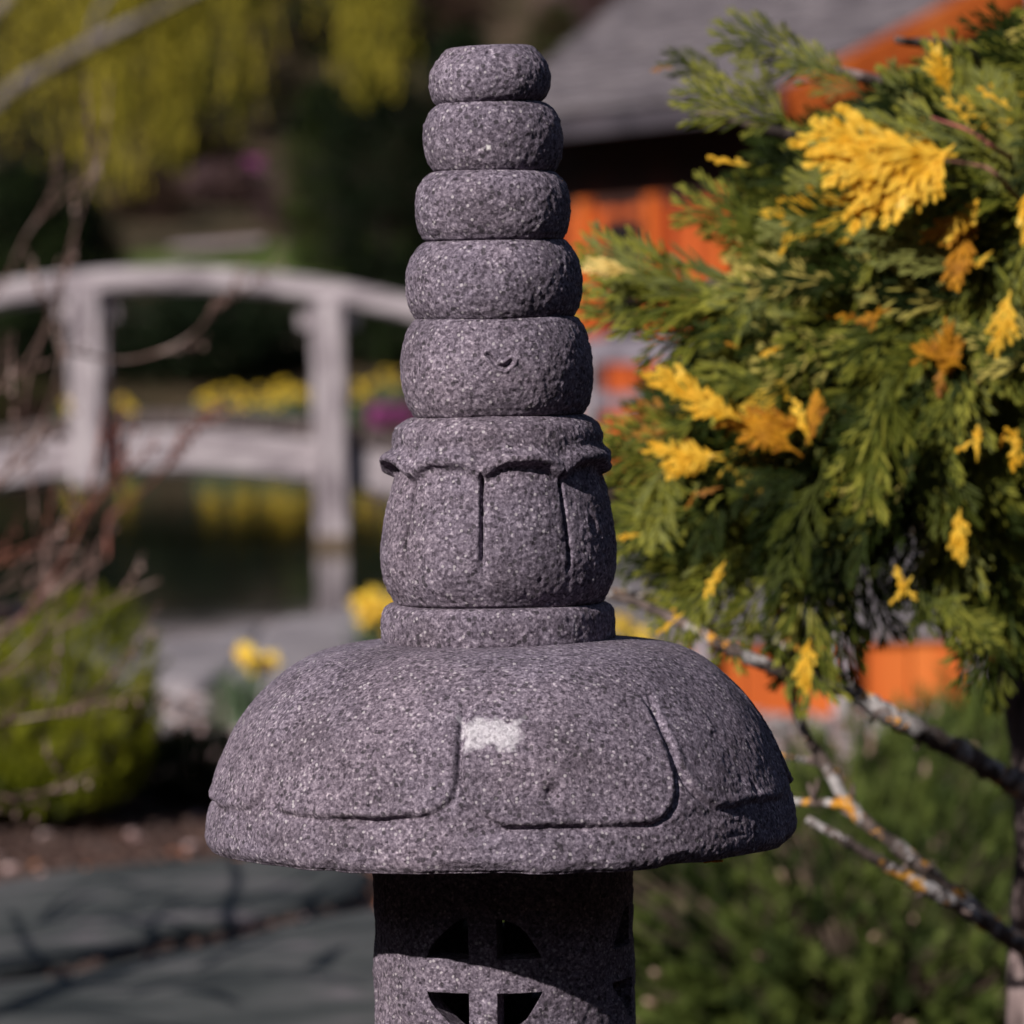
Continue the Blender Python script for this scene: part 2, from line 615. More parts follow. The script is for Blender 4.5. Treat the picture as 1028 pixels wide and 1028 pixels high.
# orange lichen fleck under the rim
fl = MB()
pc = P(713, 860, LD - .19 + .0)
pc = Vector((LX + .172 * math.sin(R(46)) , LD - .172 * math.cos(R(46)), lz(844)))
for q in range(5):
    fl.blob(pc + Vector(((q - 2) * .0022, .0006 * q, -.0005)), .0017, seed=q, squash=.5)
LICHEN_O = noisy('orange_lichen', [(.3, (.62, .22, .02)), (.7, (.85, .42, .05))], 300, bump=.5, bdist=.002)
fl.build('lichen', LICHEN_O, lantern, True)


# the light chamber: hollow drum with four round windows split by a cross
def drum():
    ro, ri = 130.0 * S, 92.0 * S
    z1, z0 = lz(836), lz(1120)
    seg, rows = 360, 240
    z = np.linspace(z1, z0, rows)
    phi = np.linspace(0, 2 * math.pi, seg, endpoint=False)
    V = []
    for rad, sgn in ((ro, 1), (ri, -1)):
        zz, ph = np.meshgrid(z, phi, indexing='ij')
        r = np.full(zz.shape, rad)
        if sgn > 0:
            r = r + (z1 - zz) * .012
        X = np.stack([r * np.sin(ph), -r * np.cos(ph), zz], -1).reshape(-1, 3)
        if sgn > 0:
            d = vnoise(X, 300, 3) * .0006 + vnoise(X, 60, 4) * .0008 + vnoise(X, 25, 8) * .001
            X[:, 0] *= 1 + d / rad
            X[:, 1] *= 1 + d / rad
        V.append(X)
    n = seg * rows
    i = np.arange(rows - 1)[:, None] * seg
    j = np.arange(seg)[None, :]
    jn = (j + 1) % seg
    q = np.stack([i + j, i + seg + j, i + seg + jn, i + jn], -1).reshape(-1, 4)
    qi = q[:, ::-1] + n
    jj = np.arange(seg); j2 = (jj + 1) % seg
    t = np.stack([jj, j2, n + j2, n + jj], -1)
    L = (rows - 1) * seg
    bt = np.stack([L + j2, L + jj, n + L + jj, n + L + j2], -1)
    X = np.vstack(V) + np.array([LX, LD, 0])
    o = mesh_obj('light_chamber', X, [q, qi, t, bt], STONE, lantern, True)
    # cutters
    mb = MB()
    rw, hb, vb = 59 * S, 16.5 * S, 14.0 * S
    zc = lz(963)
    for k in range(4):
        ang = OFF + k * math.pi / 2 - R(1)
        nn = Vector((math.sin(ang), -math.cos(ang), 0))
        tt = Vector((math.cos(ang), math.sin(ang), 0))
        for sx in (-1, 1):
            for sz in (-1, 1):
                pts = []
                x0, zq0 = vb, hb
                a0 = math.asin(zq0 / rw); a1 = math.acos(x0 / rw)
                pts.append((x0, zq0))
                for q_ in range(11):
                    a = a0 + (a1 - a0) * q_ / 10
                    wob = 1 + .02 * math.sin(7 * a + k + sx)
                    pts.append((rw * math.cos(a) * wob, rw * math.sin(a) * wob))
                ring = [Vector((LX, LD, zc)) + tt * (sx * a) + Vector((0, 0, sz * b_)) for a, b_ in pts]
                if sx * sz < 0:
                    ring = ring[::-1]
                m_ = len(ring)
                vs = [p + nn * (.03) for p in ring] + [p + nn * (.12) for p in ring]
                fs = [tuple(range(m_)), tuple(range(2 * m_ - 1, m_ - 1, -1))]
                for e in range(m_):
                    fs.append((e, e + m_, (e + 1) % m_ + m_, (e + 1) % m_))
                mb.add(vs, fs)
    me = bpy.data.meshes.new('cut')
    me.from_pydata(mb.v, [], mb.f)
    import bmesh
    bm = bmesh.new(); bm.from_mesh(me); bmesh.ops.recalc_face_normals(bm, faces=bm.faces); bm.to_mesh(me); bm.free()
    c = bpy.data.objects.new('cut', me)
    C.objects.link(c)
    md = o.modifiers.new('b', 'BOOLEAN')
    md.object = c
    md.operation = 'DIFFERENCE'
    md.solver = 'EXACT'
    bpy.context.view_layer.update()
    dg = bpy.context.evaluated_depsgraph_get()
    new = bpy.data.meshes.new_from_object(o.evaluated_get(dg))
    o.modifiers.clear()
    o.data = new
    o.data.name = 'light_chamber'
    sharp = [abs(e) for e in ()]
    new.polygons.foreach_set('use_smooth', np.full(len(new.polygons), True))
    # flat shading only on the sides of the openings
    for p in new.polygons:
        nx, ny, nz_ = p.normal
        c_ = p.center
        rx, ry = c_.x - LX, c_.y - LD
        rl = math.hypot(rx, ry)
        if rl > ri + .002 and rl < ro - .001:
            p.use_smooth = False
    bpy.data.objects.remove(c)
    o['label'] = 'hollow drum with round windows divided by a cross'
    return o


drum()
lathe('pedestal', [(0, 1119), (80, 1119), (136, 1120), (150, 1124), (152, 1140), (140, 1160), (110, 1180), (98, 1220), (94, 1400), (96, 1700), (104, 1780), (60, 1790), (0, 1790)], 120, 260, None, seed=91)
lathe('foot', [(0, 1785), (100, 1785), (150, 1795), (200, 1830), (230, 1880), (235, 1960), (235, 2010), (0, 2010)], 70, 260, None, seed=95)


# ------------------------------------------------------------------ terrain
def smooth(a, b, x):
    t = np.clip((np.asarray(x, float) - a) / (b - a), 0, 1)
    return t * t * (3 - 2 * t)


WZ = -0.05


def shore_s(x, y):
    """>0 inside the pond"""
    ys = 13.05 + np.clip(x + 1.19, -.35, 1.2) * 2.8
    xb = np.interp(y, [13, 16, 19, 21.5, 24, 30, 42], [-.35, -.38, -.2, .0, .15, .5, 1.0])
    xl = -4.05 - np.abs(y - 21.5) * .9
    return np.minimum(np.minimum(np.minimum((y - ys) * .5, xb - x), 41.3 + .3 * np.sin(x * 1.3) - y), x - xl)


def hgt(x, y):
    x = np.asarray(x, float); y = np.asarray(y, float)
    p = np.stack([x, y, x * 0], -1).reshape(-1, 3)
    base = np.interp(y, [-50, 12, 41, 43, 50, 60, 75, 100, 140, 260], [0, 0.0, .02, .25, 1.85, 2.5, 4.6, 10.5, 22, 52])
    # added unseen slopes behind the camera and to both sides, blocking low sky light
    base = base + np.maximum(0, -3.0 - y) * .40 + np.maximum(0, np.abs(x) - 13) * .42 * smooth(60, 20, y)
    base = base + vnoise(p, .35, 3).reshape(x.shape) * .03 * smooth(4, 9, y) + vnoise(p, .12, 6).reshape(x.shape) * np.interp(y, [0, 45, 70, 120], [0, .05, .35, 2.2])
    base = base + vnoise(p, 2.6, 8).reshape(x.shape) * .008
    s = shore_s(x, y)
    wgt = smooth(-.12, .25, s)
    return base * (1 - wgt) + (-.55) * wgt


def zg(x, y):
    return float(hgt(np.array([x]), np.array([y]))[0])


def ground_material():
    m, n, l, b = mat('garden_soil')
    g = nd(n, 'ShaderNodeNewGeometry')
    sp = nd(n, 'ShaderNodeSeparateXYZ')
    l.new(g.outputs['Position'], sp.inputs[0])
    X, Y, Z = sp.outputs

    def math_(op, a, bb=None, c=None, clamp=False):
        x = nd(n, 'ShaderNodeMath', operation=op, use_clamp=clamp)
        for i, q in enumerate((a, bb, c)):
            if q is None:
                continue
            if isinstance(q, (int, float)):
                x.inputs[i].default_value = q
            else:
                l.new(q, x.inputs[i])
        return x.outputs[0]

    def noise(scale, detail=4):
        x = nd(n, 'ShaderNodeTexNoise', i_Scale=scale, i_Detail=detail)
        l.new(g.outputs['Position'], x.inputs[0])
        return x.outputs[0]

    def mix(fac, a, c):
        x = nd(n, 'ShaderNodeMix', data_type='RGBA')
        l.new(fac, x.inputs[0])
        l.new(a, x.inputs[6]); l.new(c, x.inputs[7])
        return x.outputs[2]

    def cr(src, stops):
        r = ramp(n, stops); l.new(src, r.inputs[0]); return r.outputs[0]

    def band(src, a, b_):
        x = nd(n, 'ShaderNodeMapRange', interpolation_type='SMOOTHSTEP')
        x.inputs['From Min'].default_value = a; x.inputs['From Max'].default_value = b_
        l.new(src, x.inputs[0])
        return x.outputs[0]
    wob = math_('MULTIPLY', math_('SUBTRACT', noise(1.2), .5), .9)
    Yw = math_('ADD', Y, wob)
    fine = noise(60, 5)
    mulch = cr(fine, [(.35, (.035, .02, .017)), (.55, (.10, .055, .045)), (.7, (.19, .12, .10))])
    gravel = cr(noise(45, 5), [(.35, (.13, .085, .08)), (.6, (.30, .215, .21)), (.72, (.42, .34, .34))])
    grey = cr(noise(14, 6), [(.35, (.12, .11, .12)), (.65, (.22, .20, .215))])
    litter = cr(noise(.9, 8), [(.35, (.018, .016, .010)), (.5, (.05, .038, .022)), (.65, (.095, .065, .045))])
    lawn = cr(noise(1.5, 6), [(.35, (.055, .080, .020)), (.65, (.10, .130, .035))])
    c = mulch
    c = mix(band(Yw, 9.2, 9.5), c, gravel)
    c = mix(band(Yw, 11.2, 11.5), c, grey)
    c = mix(band(Yw, 20, 21), c, litter)
    bounce_cut = cr(fine, [(.35, (.008, .006, .005)), (.65, (.03, .022, .02))])  # unseen near ground darkened to weaken bounce light on the drum
    c = mix(band(math_('MULTIPLY', Y, -1.0), -5.6, -5.2), c, bounce_cut)
    c = mix(band(math_('ABSOLUTE', X), 9.0, 11.0), c, litter)
    rightside = band(X, .75, .95)
    mid = math_('MULTIPLY', rightside, math_('MULTIPLY', band(Y, 8.2, 8.4), math_('SUBTRACT', 1.0, band(Y, 13, 13.5))))
    c = mix(mid, c, grey)
    # lawn strip on the far slope
    lm = math_('MULTIPLY', band(Yw, 50.3, 50.9), math_('SUBTRACT', 1.0, band(Yw, 59.5, 60.5)))
    c = mix(lm, c, lawn)
    l.new(c, b.inputs['Base Color'])
    b.inputs['Roughness'].default_value = .95
    b.inputs['Specular IOR Level'].default_value = .1
    bp = nd(n, 'ShaderNodeBump', i_Strength=.8, i_Distance=.02)
    l.new(fine, bp.inputs['Height'])
    l.new(bp.outputs[0], b.inputs['Normal'])
    return m


gx = np.concatenate([np.linspace(-180, -12, 36), np.linspace(-11.7, -4, 40), np.linspace(-3.9, 3.9, 157), np.linspace(4, 11.7, 40), np.linspace(12, 180, 36)])
gy = np.concatenate([np.linspace(-40, 3, 20), np.linspace(3.3, 45, 420), np.linspace(45.4, 105, 150), np.linspace(106, 260, 60)])
XX, YY = np.meshgrid(gx, gy, indexing='ij')
ZZ = hgt(XX, YY)
V = np.stack([XX, YY, ZZ], -1).reshape(-1, 3)
ny = len(gy)
i = np.arange(len(gx) - 1)[:, None] * ny
j = np.arange(ny - 1)[None, :]
q = np.stack([i + j, i + ny + j, i + ny + j + 1, i + j + 1], -1).reshape(-1, 4)
gr = mesh_obj('ground', V, q, ground_material(), None, True)
tag(gr, kind='structure')

# water
m, n, l, b = mat('pond_water')
b.inputs['Base Color'].default_value = (.008, .010, .008, 1)
b.inputs['Roughness'].default_value = .05
b.inputs['IOR'].default_value = 1.33
b.inputs['Specular IOR Level'].default_value = .36
tc = nd(n, 'ShaderNodeTexCoord')
no = nd(n, 'ShaderNodeTexNoise', i_Scale=3.0, i_Detail=3)
l.new(tc.outputs['Object'], no.inputs[0])
bp = nd(n, 'ShaderNodeBump', i_Strength=.12, i_Distance=.02)
l.new(no.outputs[0], bp.inputs['Height']); l.new(bp.outputs[0], b.inputs['Normal'])
WATER = m
wv = [(-30, 11.4, WZ), (1.6, 11.4, WZ), (1.6, 43, WZ), (-30, 43, WZ)]
# clip the sheet so that it only lies where the basin is
tag(mesh_obj('pond_water', np.array(wv), [(0, 1, 2, 3)], WATER, None, False), kind='structure')

# ------------------------------------------------------------------ foliage templates
def finger_template():
    """one tapered, ridged scale-leaf finger of unit length along +x"""
    st = [(0, .35), (.45, 1.0), (.86, .72)]
    v = []
    for x, w_ in st:
        v += [(x, -.5 * w_, -.10 * w_), (x, 0, .2), (x, .5 * w_, -.10 * w_)]
    v.append((1.0, 0, 0))
    f4 = []
    for k in range(2):
        a = 3 * k
        f4 += [(a, a + 3, a + 4, a + 1), (a + 1, a + 4, a + 5, a + 2)]
    f3 = [(6, 9, 7), (7, 9, 8)]
    return np.array(v, float), np.array(f4), np.array(f3)


FV, FQ, FT = finger_template()


def make_spray(seed, width=.030, fork=1.0, sides=13, flat=1.0, dens=1.0):
    """fern-like conifer spray, unit length along +x near the xy plane. width = finger width"""
    r = random.Random(seed)
    items = []     # origin, direction angle, length, width, rise, level

    def axis(x0, y0, ang, L, lvl, z0=0.0, rise=0.0):
        curve = r.uniform(-.5, .5)
        x, y, a, z = x0, y0, ang, z0
        k_side = sides if lvl == 0 else max(3, int(11 * dens * L / .4))
        for k in range(k_side):
            t = (k + .5) / k_side
            step = L / k_side
            items.append((x, y, z, a, step * 1.6, width * (.8 if lvl == 0 else .9), rise, 0))
            x += math.cos(a) * step; y += math.sin(a) * step; z += (rise - .25 * t * lvl) * step
            a += curve * step
            s = 1 if k % 2 else -1
            if r.random() < .06:
                continue
            if lvl == 0:
                prof = (1 - t) ** .8 * .50 * (.35 + .65 * min(1, t * 4)) + .09
                axis(x, y, a + s * R(r.uniform(15, 34)), prof * 1.1 * r.uniform(.6, 1.2) * fork, 1, z, r.uniform(-.45, .45) * (1.4 - flat))
            else:
                ln = (1 - t) * L * .40 + .085
                items.append((x, y, z, a + s * R(r.uniform(10, 28)), ln * r.uniform(.7, 1.2), width, rise + r.uniform(-.3, .3), 1 if r.random() < .25 + .5 * t else 0))
        items.append((x, y, z, a, .09, width, rise, 1))
    axis(0, 0, 0, .92, 0)
    Vs, Q, T, tq, tt = [], [], [], [], []
    n_ = 0
    for (x, y, z, a, L, w_, rise, tip) in items:
        v = FV * np.array([L, w_, w_])
        ca, sa = math.cos(a), math.sin(a)
        tilt = r.uniform(-.6, .6)
        zz = v[:, 2] + v[:, 1] * tilt + v[:, 0] * rise
        Vs.append(np.stack([x + v[:, 0] * ca - v[:, 1] * sa, y + v[:, 0] * sa + v[:, 1] * ca, z + zz], -1))
        Q.append(FQ + n_); T.append(FT + n_)
        tq += [tip] * len(FQ); tt += [tip] * len(FT)
        n_ += len(FV)
    return np.vstack(Vs), np.vstack(Q), np.vstack(T), np.array(tq), np.array(tt)


class Bulk:
    """collects transformed copies of numpy templates into one mesh"""
    def __init__(s):
        s.V = []; s.Q = []; s.T = []; s.mq = []; s.mt = []; s.n = 0

    def add(s, tpl, M3, t, m=0, bend=0.0, mt_=None):
        v, q, tr = tpl[:3]
        v = v.copy()
        if bend:
            v[:, 2] -= bend * v[:, 0] ** 2
        v = v @ M3.T + t
        s.V.append(v); s.Q.append(q + s.n)
        mt_ = m if (mt_ is None or len(tpl) < 5) else mt_
        s.mq.append(np.where(tpl[3] > 0, mt_, m) if len(tpl) > 4 else np.full(len(q), m))
        if tr is not None and len(tr):
            s.T.append(tr + s.n); s.mt.append(np.where(tpl[4] > 0, mt_, m) if len(tpl) > 4 else np.full(len(tr), m))
        s.n += len(v)

    def build(s, name, mats, parent=None, smooth=True):
        fs = [np.vstack(s.Q)]
        mi = [np.concatenate(s.mq)]
        if s.T:
            fs.append(np.vstack(s.T)); mi.append(np.concatenate(s.mt))
        return mesh_obj(name, np.vstack(s.V), fs, mats, parent, smooth, np.concatenate(mi))


def frame(d, nrm, L):
    d = np.array(d, float); d /= np.linalg.norm(d)
    nrm = np.array(nrm, float); nrm = nrm - d * (nrm @ d); nrm /= np.linalg.norm(nrm) + 1e-9
    y = np.cross(nrm, d)
    return np.stack([d, y, nrm], 1) * L


SPR = [make_spray(k, width=.021, flat=.5 + .08 * k, sides=11 + k % 4) for k in range(7)]
SPRY = [make_spray(50 + k, width=.052, sides=10, fork=.85, flat=1.1, dens=.9) for k in range(3)]
SPRT = [make_spray(70 + k, width=.085, sides=6, fork=.5, flat=.8, dens=.8) for k in range(3)]

# ------------------------------------------------------------------ variegated cedar on the right
GREEN_A = leafmat('cedar_green', (.045, .058, .008), (.115, .130, .018), 9, .3, c3=(.20, .20, .04), spec=.12)
GREEN_B = leafmat('cedar_shade_green', (.007, .013, .003), (.028, .042, .007), 9, .2, spec=.08)  # shade inside the crown put into a darker green
GREEN_P = leafmat('cedar_pale_green', (.12, .14, .045), (.24, .25, .07), 12, .3, spec=.12)
GREEN_T = leafmat('cedar_lime_tips', (.17, .18, .022), (.32, .31, .05), 14, .35, c3=(.42, .38, .14), spec=.12)
YELLOW = leafmat('cedar_yellow', (.76, .42, .025), (.88, .60, .075), 70, .4, c3=(.90, .70, .22), spec=.15)
CREAM = leafmat('cedar_cream_tips', (.38, .34, .08), (.62, .50, .14), 14, .35, spec=.12)
AMBER = leafmat('cedar_amber', (.34, .13, .012), (.66, .32, .02), 60, .4, spec=.15)
RUST = leafmat('cedar_rust', (.28, .10, .02), (.42, .20, .03), 40, .3)
BARK = noisy('lichened_bark', [(.35, (.035, .026, .024)), (.5, (.12, .085, .078)), (.62, (.27, .205, .195))], 26, bump=.9, bdist=.006, stretch=(1, 1, .35), bscale=90)
TWIGM = noisy('red_brown_twig', [(.4, (.10, .045, .03)), (.65, (.22, .11, .075))], 60)
LICHEN_W = noisy('pale_lichen', [(.35, (.22, .20, .21)), (.7, (.50, .47, .48))], 160, bump=.8, bdist=.003)

TX, TY = P(1052, 700, 3.65).x, 3.65
cedar = thing('cedar_tree', 'yellow and green variegated cedar tree right of the stone lantern', 'tree', (TX, TY, 0))
tr = MB()
tp = []
for z in np.linspace(-.02, 2.3, 26):
    tp.append((TX + .11 * max(0, z - 1.0) + .012 * math.sin(z * 5) + .01 * math.sin(z * 13) - .004, TY + .012 * math.cos(z * 4), z))
tr.tube(tp, [.043 - .011 * k / 25 for k in range(26)], 14, 0, .10, 3)
tro = tr.build('trunk', noisy('pink_grey_bark', [(.35, (.06, .042, .042)), (.5, (.21, .155, .155)), (.65, (.38, .30, .30))], 30, bump=.9, bdist=.006, stretch=(1, 1, .35), bscale=90), cedar, True)

# sprays. direction field: out of the trunk to the left, drooping lower down
poly = [(1060, -30), (1060, 640), (1010, 660), (985, 610), (960, 540), (935, 540), (890, 530), (850, 560), (820, 600), (770, 590), (720, 580), (660, 590), (640, 520), (628, 450),
        (650, 400), (690, 390), (668, 330), (690, 290), (730, 270), (735, 220), (750, 165), (775, 125), (840, 110), (890, 100), (925, 60), (960, 60), (1000, 40), (1060, 0)]


def inside(x, y, pl):
    c = False
    for a in range(len(pl)):
        x1, y1 = pl[a]; x2, y2 = pl[a - 1]
        if (y1 > y) != (y2 > y) and x < (x2 - x1) * (y - y1) / (y2 - y1) + x1:
            c = not c
    return c


rg = random.Random(5)
fol = Bulk()
sprays = []


def spray_at(bulk, tip, ang, Lpx, depth, m, tpl=None, ndir=None, foreshort=0.0, bend=None, mt_=None):
    """a spray whose tip shows near photo pixel tip; ang = heading in the picture (0 = right, 90 = up)"""
    depth += .20
    a = R(ang)
    base = (tip[0] - math.cos(a) * Lpx, tip[1] + math.sin(a) * Lpx)
    L = Lpx / FPX * depth
    p0 = P(base[0], base[1], depth + foreshort * L)
    p1 = P(tip[0], tip[1], depth)
    d = p1 - p0
    nn = ndir if ndir is not None else (rg.uniform(-.4, .2), -1, rg.uniform(-.1, .9))
    bulk.add(tpl if tpl is not None else rg.choice(SPR), frame(d, nn, d.length), np.array(p0), m, rg.uniform(0, .3) if bend is None else bend, mt_)
    return p0, p1


def heading(x, y):
    # radiates from the trunk, droops at the bottom, lifts at the top
    base = 180 - (300 - y) * .10
    if y > 300:
        base = 180 + (y - 300) * .22
    if x > 880:
        base += (y > 380) * 35 + (x - 880) * .2
    return base


cnt = 0
while cnt < 840:
    x, y = rg.uniform(600, 1100), rg.uniform(-60, 690)
    if not inside(x, y, poly):
        continue
    cnt += 1
    deep = rg.random()
    D = 3.02 + .75 * deep
    hd = heading(x, y) + rg.gauss(0, 20)
    Lp = rg.uniform(65, 150) * 3.2 / D
    r_ = rg.random()
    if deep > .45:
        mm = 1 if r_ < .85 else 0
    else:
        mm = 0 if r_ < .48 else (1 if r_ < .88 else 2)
    # the solid outline keeps sprays inside the crown
    tx, ty = x, y
    # yellow green tips: leaf colour with sunlight painted in
    tipm = 3 if mm in (0, 2) and rg.random() < .8 else mm
    if deep < .5 and 600 < x < 780 and 230 < y < 380 and rg.random() < .45:
        tipm = 4
    if deep < .5 and 600 < x < 800 and 370 < y < 480 and rg.random() < .45:
        tipm = 5
    if deep < .4 and rg.random() < .06:
        tipm = rg.choice([4, 5])
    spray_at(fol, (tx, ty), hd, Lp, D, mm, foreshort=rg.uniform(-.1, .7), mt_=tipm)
    sprays.append((x, y, D))
# explicit outline sprays (tips as in the photo)
for (tip, ang, Lp, D, mm) in [((742, 15), 148, 110, 3.15, 0), ((672, 62), 160, 75, 3.2, 1), ((690, 108), 172, 110, 3.1, 0),
                              ((700, 60), 130, 40, 3.2, 2), ((744, 62), 130, 70, 3.15, 2), ((800, 40), 140, 90, 3.15, 2),
                              ((700, 190), 150, 120, 3.15, 0), ((760, 215), 160, 100, 3.2, 0), ((606, 245), 155, 150, 3.1, 2), ((598, 285), 178, 170, 3.12, 2), ((592, 310), 186, 160, 3.1, 0), ((620, 255), 145, 130, 3.2, 2),
                              ((650, 340), 195, 130, 3.1, 0), ((690, 375), 200, 130, 3.1, 2), ((760, 400), 215, 120, 3.1, 2), ((735, 330), 190, 110, 3.1, 2),
                              ((612, 415), 165, 110, 3.1, 0), ((606, 440), 178, 120, 3.15, 0), ((604, 470), 185, 120, 3.1, 0), ((608, 500), 190, 130, 3.15, 1), ((612, 540), 200, 130, 3.1, 0), ((622, 575), 210, 120, 3.2, 1),
                              ((640, 600), 215, 110, 3.15, 0), ((662, 632), 225, 120, 3.1, 0), ((690, 640), 230, 120, 3.15, 0), ((715, 655), 232, 110, 3.1, 0),
                              ((770, 660), 255, 130, 3.1, 1), ((795, 700), 262, 150, 3.1, 0), ((812, 690), 268, 140, 3.2, 1), ((840, 665), 272, 140, 3.1, 1), ((865, 640), 268, 140, 3.15, 1),
                              ((905, 625), 262, 140, 3.1, 1), ((955, 625), 268, 150, 3.1, 2), ((968, 650), 275, 150, 3.1, 0), ((990, 660), 272, 150, 3.15, 1), ((1015, 690), 275, 170, 3.1, 1), ((1000, 640), 268, 140, 3.2, 0),
                              ((940, 45), 120, 90, 3.1, 2), ((900, 70), 135, 100, 3.1, 0), ((990, 70), 115, 110, 3.08, 2), ((910, 115), 160, 130, 3.06, 2), ((970, 130), 140, 90, 3.05, 2), ((1010, 100), 110, 90, 3.05, 2),
                              ((1000, 200), 250, 90, 3.05, 2), ((1020, 320), 262, 110, 3.04, 2), ((985, 340), 260, 110, 3.04, 0)]:
    spray_at(fol, tip, ang, Lp, D, mm, foreshort=rg.uniform(0, .35), mt_=3 if mm != 1 else 0)
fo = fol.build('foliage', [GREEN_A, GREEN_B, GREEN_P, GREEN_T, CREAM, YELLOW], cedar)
fo['label'] = 'flat fern-like green sprays'


def ypart(lst, mats, label):
    for (tip, ang, Lp, D, mi, tpl, nn) in lst:
        b_ = Bulk()
        spray_at(b_, tip, ang, Lp, D, 0, tpl=SPRY[tpl] if Lp > 46 else SPRT[tpl], ndir=(nn[0] + rg.uniform(-.25, .25), nn[1], nn[2] + rg.uniform(-.3, .3)), foreshort=rg.uniform(.05, .35), bend=.15)
        b_.build('yellow_spray', [mats[mi]], cedar)['label'] = label


FR = (-.25, -1, .35)
ypart([((822, 128), 168, 140, 3.0, 0, 0, FR), ((834, 160), 182, 125, 3.0, 0, 1, FR), ((850, 192), 200, 110, 3.0, 0, 2, FR), ((888, 208), 222, 95, 2.99, 0, 0, FR), ((926, 204), 245, 60, 2.99, 0, 1, FR), ((842, 145), 175, 120, 2.985, 0, 2, FR), ((872, 200), 212, 100, 2.985, 0, 1, FR)], [YELLOW], 'large bright yellow fan at the upper right')
ypart([((975, 205), 50, 55, 3.02, 0, 0, FR), ((935, 240), 205, 55, 3.02, 1, 1, FR), ((945, 275), 235, 60, 3.02, 1, 2, FR), ((962, 262), 255, 55, 3.03, 1, 0, FR)], [YELLOW, AMBER], 'small yellow tuft under the large fan')
ypart([((935, 52), 112, 52, 3.0, 0, 1, FR), ((985, 92), 150, 36, 3.0, 0, 2, FR), ((955, 95), 120, 36, 3.0, 0, 0, FR)], [YELLOW], 'slender yellow tips at the top right')
ypart([((660, 375), 150, 80, 3.02, 0, 0, FR), ((690, 400), 158, 60, 3.02, 0, 1, FR)], [YELLOW], 'yellow spray pointing up and left')
ypart([((735, 425), 178, 85, 3.03, 1, 1, FR), ((760, 420), 140, 60, 3.03, 1, 2, FR), ((818, 398), 80, 50, 3.03, 1, 0, FR), ((795, 405), 115, 45, 3.03, 0, 1, FR)], [YELLOW, AMBER], 'golden clump in the middle of the crown')
ypart([((660, 452), 172, 70, 3.05, 0, 1, FR), ((672, 460), 185, 55, 3.05, 0, 2, FR), ((640, 410), 150, 70, 3.1, 1, 0, FR), ((648, 430), 160, 60, 3.08, 1, 0, FR)], [YELLOW, RUST], 'yellow and rust spray low on the left of the crown')
ypart([((925, 345), 150, 50, 3.03, 0, 0, FR), ((945, 330), 100, 50, 3.03, 0, 1, FR), ((965, 345), 60, 50, 3.03, 0, 2, FR), ((920, 365), 190, 45, 3.04, 0, 1, FR), ((945, 395), 265, 45, 3.04, 1, 1, FR)], [AMBER, RUST], 'amber clump right of the crown centre')
ypart([((845, 310), 150, 35, 3.03, 0, 0, FR), ((862, 322), 200, 35, 3.03, 0, 1, FR), ((875, 330), 250, 25, 3.03, 0, 1, FR)], [AMBER], 'small amber tuft')
ypart([((594, 256), 158, 48, 3.08, 0, 2, FR)], [leafmat('cedar_cream', (.75, .55, .15), (.85, .65, .25), 40, .3)], 'cream yellow tip at the far left of the crown')
ypart([((714, 163), 176, 38, 3.1, 0, 2, FR)], [YELLOW], 'yellow tip over the dark eave')
ypart([((655, 66), 172, 22, 3.2, 0, 0, FR)], [RUST], 'rust coloured tip at the top left')
ypart([((978, 430), 95, 34, 3.0, 0, 1, (-.3, -1, .1)), ((964, 452), 215, 30, 3.0, 0, 2, FR), ((1020, 430), 100, 40, 3.0, 0, 0, FR), ((1024, 240), 260, 70, 3.0, 0, 2, FR), ((1006, 350), 262, 60, 3.0, 0, 1, FR), ((1018, 470), 265, 40, 3.0, 0, 1, FR)], [YELLOW], 'bright yellow tips by the right edge')
ypart([((898, 572), 110, 30, 3.03, 0, 1, FR), ((900, 606), 240, 32, 3.03, 0, 2, FR), ((915, 604), 290, 25, 3.03, 0, 0, FR), ((962, 560), 268, 50, 3.04, 0, 0, FR)], [YELLOW], 'yellow tips hanging at the bottom')
ypart([((708, 598), 240, 40, 3.03, 0, 1, FR), ((665, 636), 225, 30, 3.05, 0, 2, FR), ((722, 575), 60, 20, 3.03, 0, 2, FR), ((806, 690), 262, 50, 3.03, 0, 0, FR), ((622, 540), 190, 22, 3.05, 0, 1, FR)], [YELLOW], 'yellow tips hanging at the lower left')
# little yellow tips scattered through the crown
for k in range(44):
    while True:
        x, y = rg.uniform(600, 1040), rg.uniform(60, 620)
        if inside(x, y, poly):
            break
    b_ = Bulk()
    spray_at(b_, (x, y), heading(x, y) + rg.gauss(0, 25), rg.uniform(12, 26), rg.uniform(3.0, 3.2), 0, tpl=rg.choice(SPRT), ndir=FR, foreshort=.2)
    b_.build('yellow_spray', [rg.choice([YELLOW, GREEN_T, AMBER, GREEN_P, RUST])], cedar)

# living limbs inside the crown
def limb(name, pts, r0, r1, parent, mats, n=14, bumpy=.12, sides=9, seed=0):
    sp_ = spline(pts, n)
    mb = MB()
    mb.tube([Vector(p) for p in sp_], list(np.linspace(r0, r1, n)), sides, 0, bumpy, seed)
    return mb.build(name, mats, parent, True), sp_


for k, (y0, tip) in enumerate([(330, (700, 110)), (380, (640, 290)), (420, (650, 420)), (470, (660, 560)), (500, (820, 600)), (250, (800, 60)), (180, (900, 40)), (440, (900, 520))]):
    a = P(1046, y0, 3.65); c_ = P(tip[0], tip[1], 3.4)
    mid_ = (a + c_) / 2 + Vector((0, -.05, .04))
    limb('branch', [a, mid_, c_], .012, .003, cedar, BARK, seed=k)
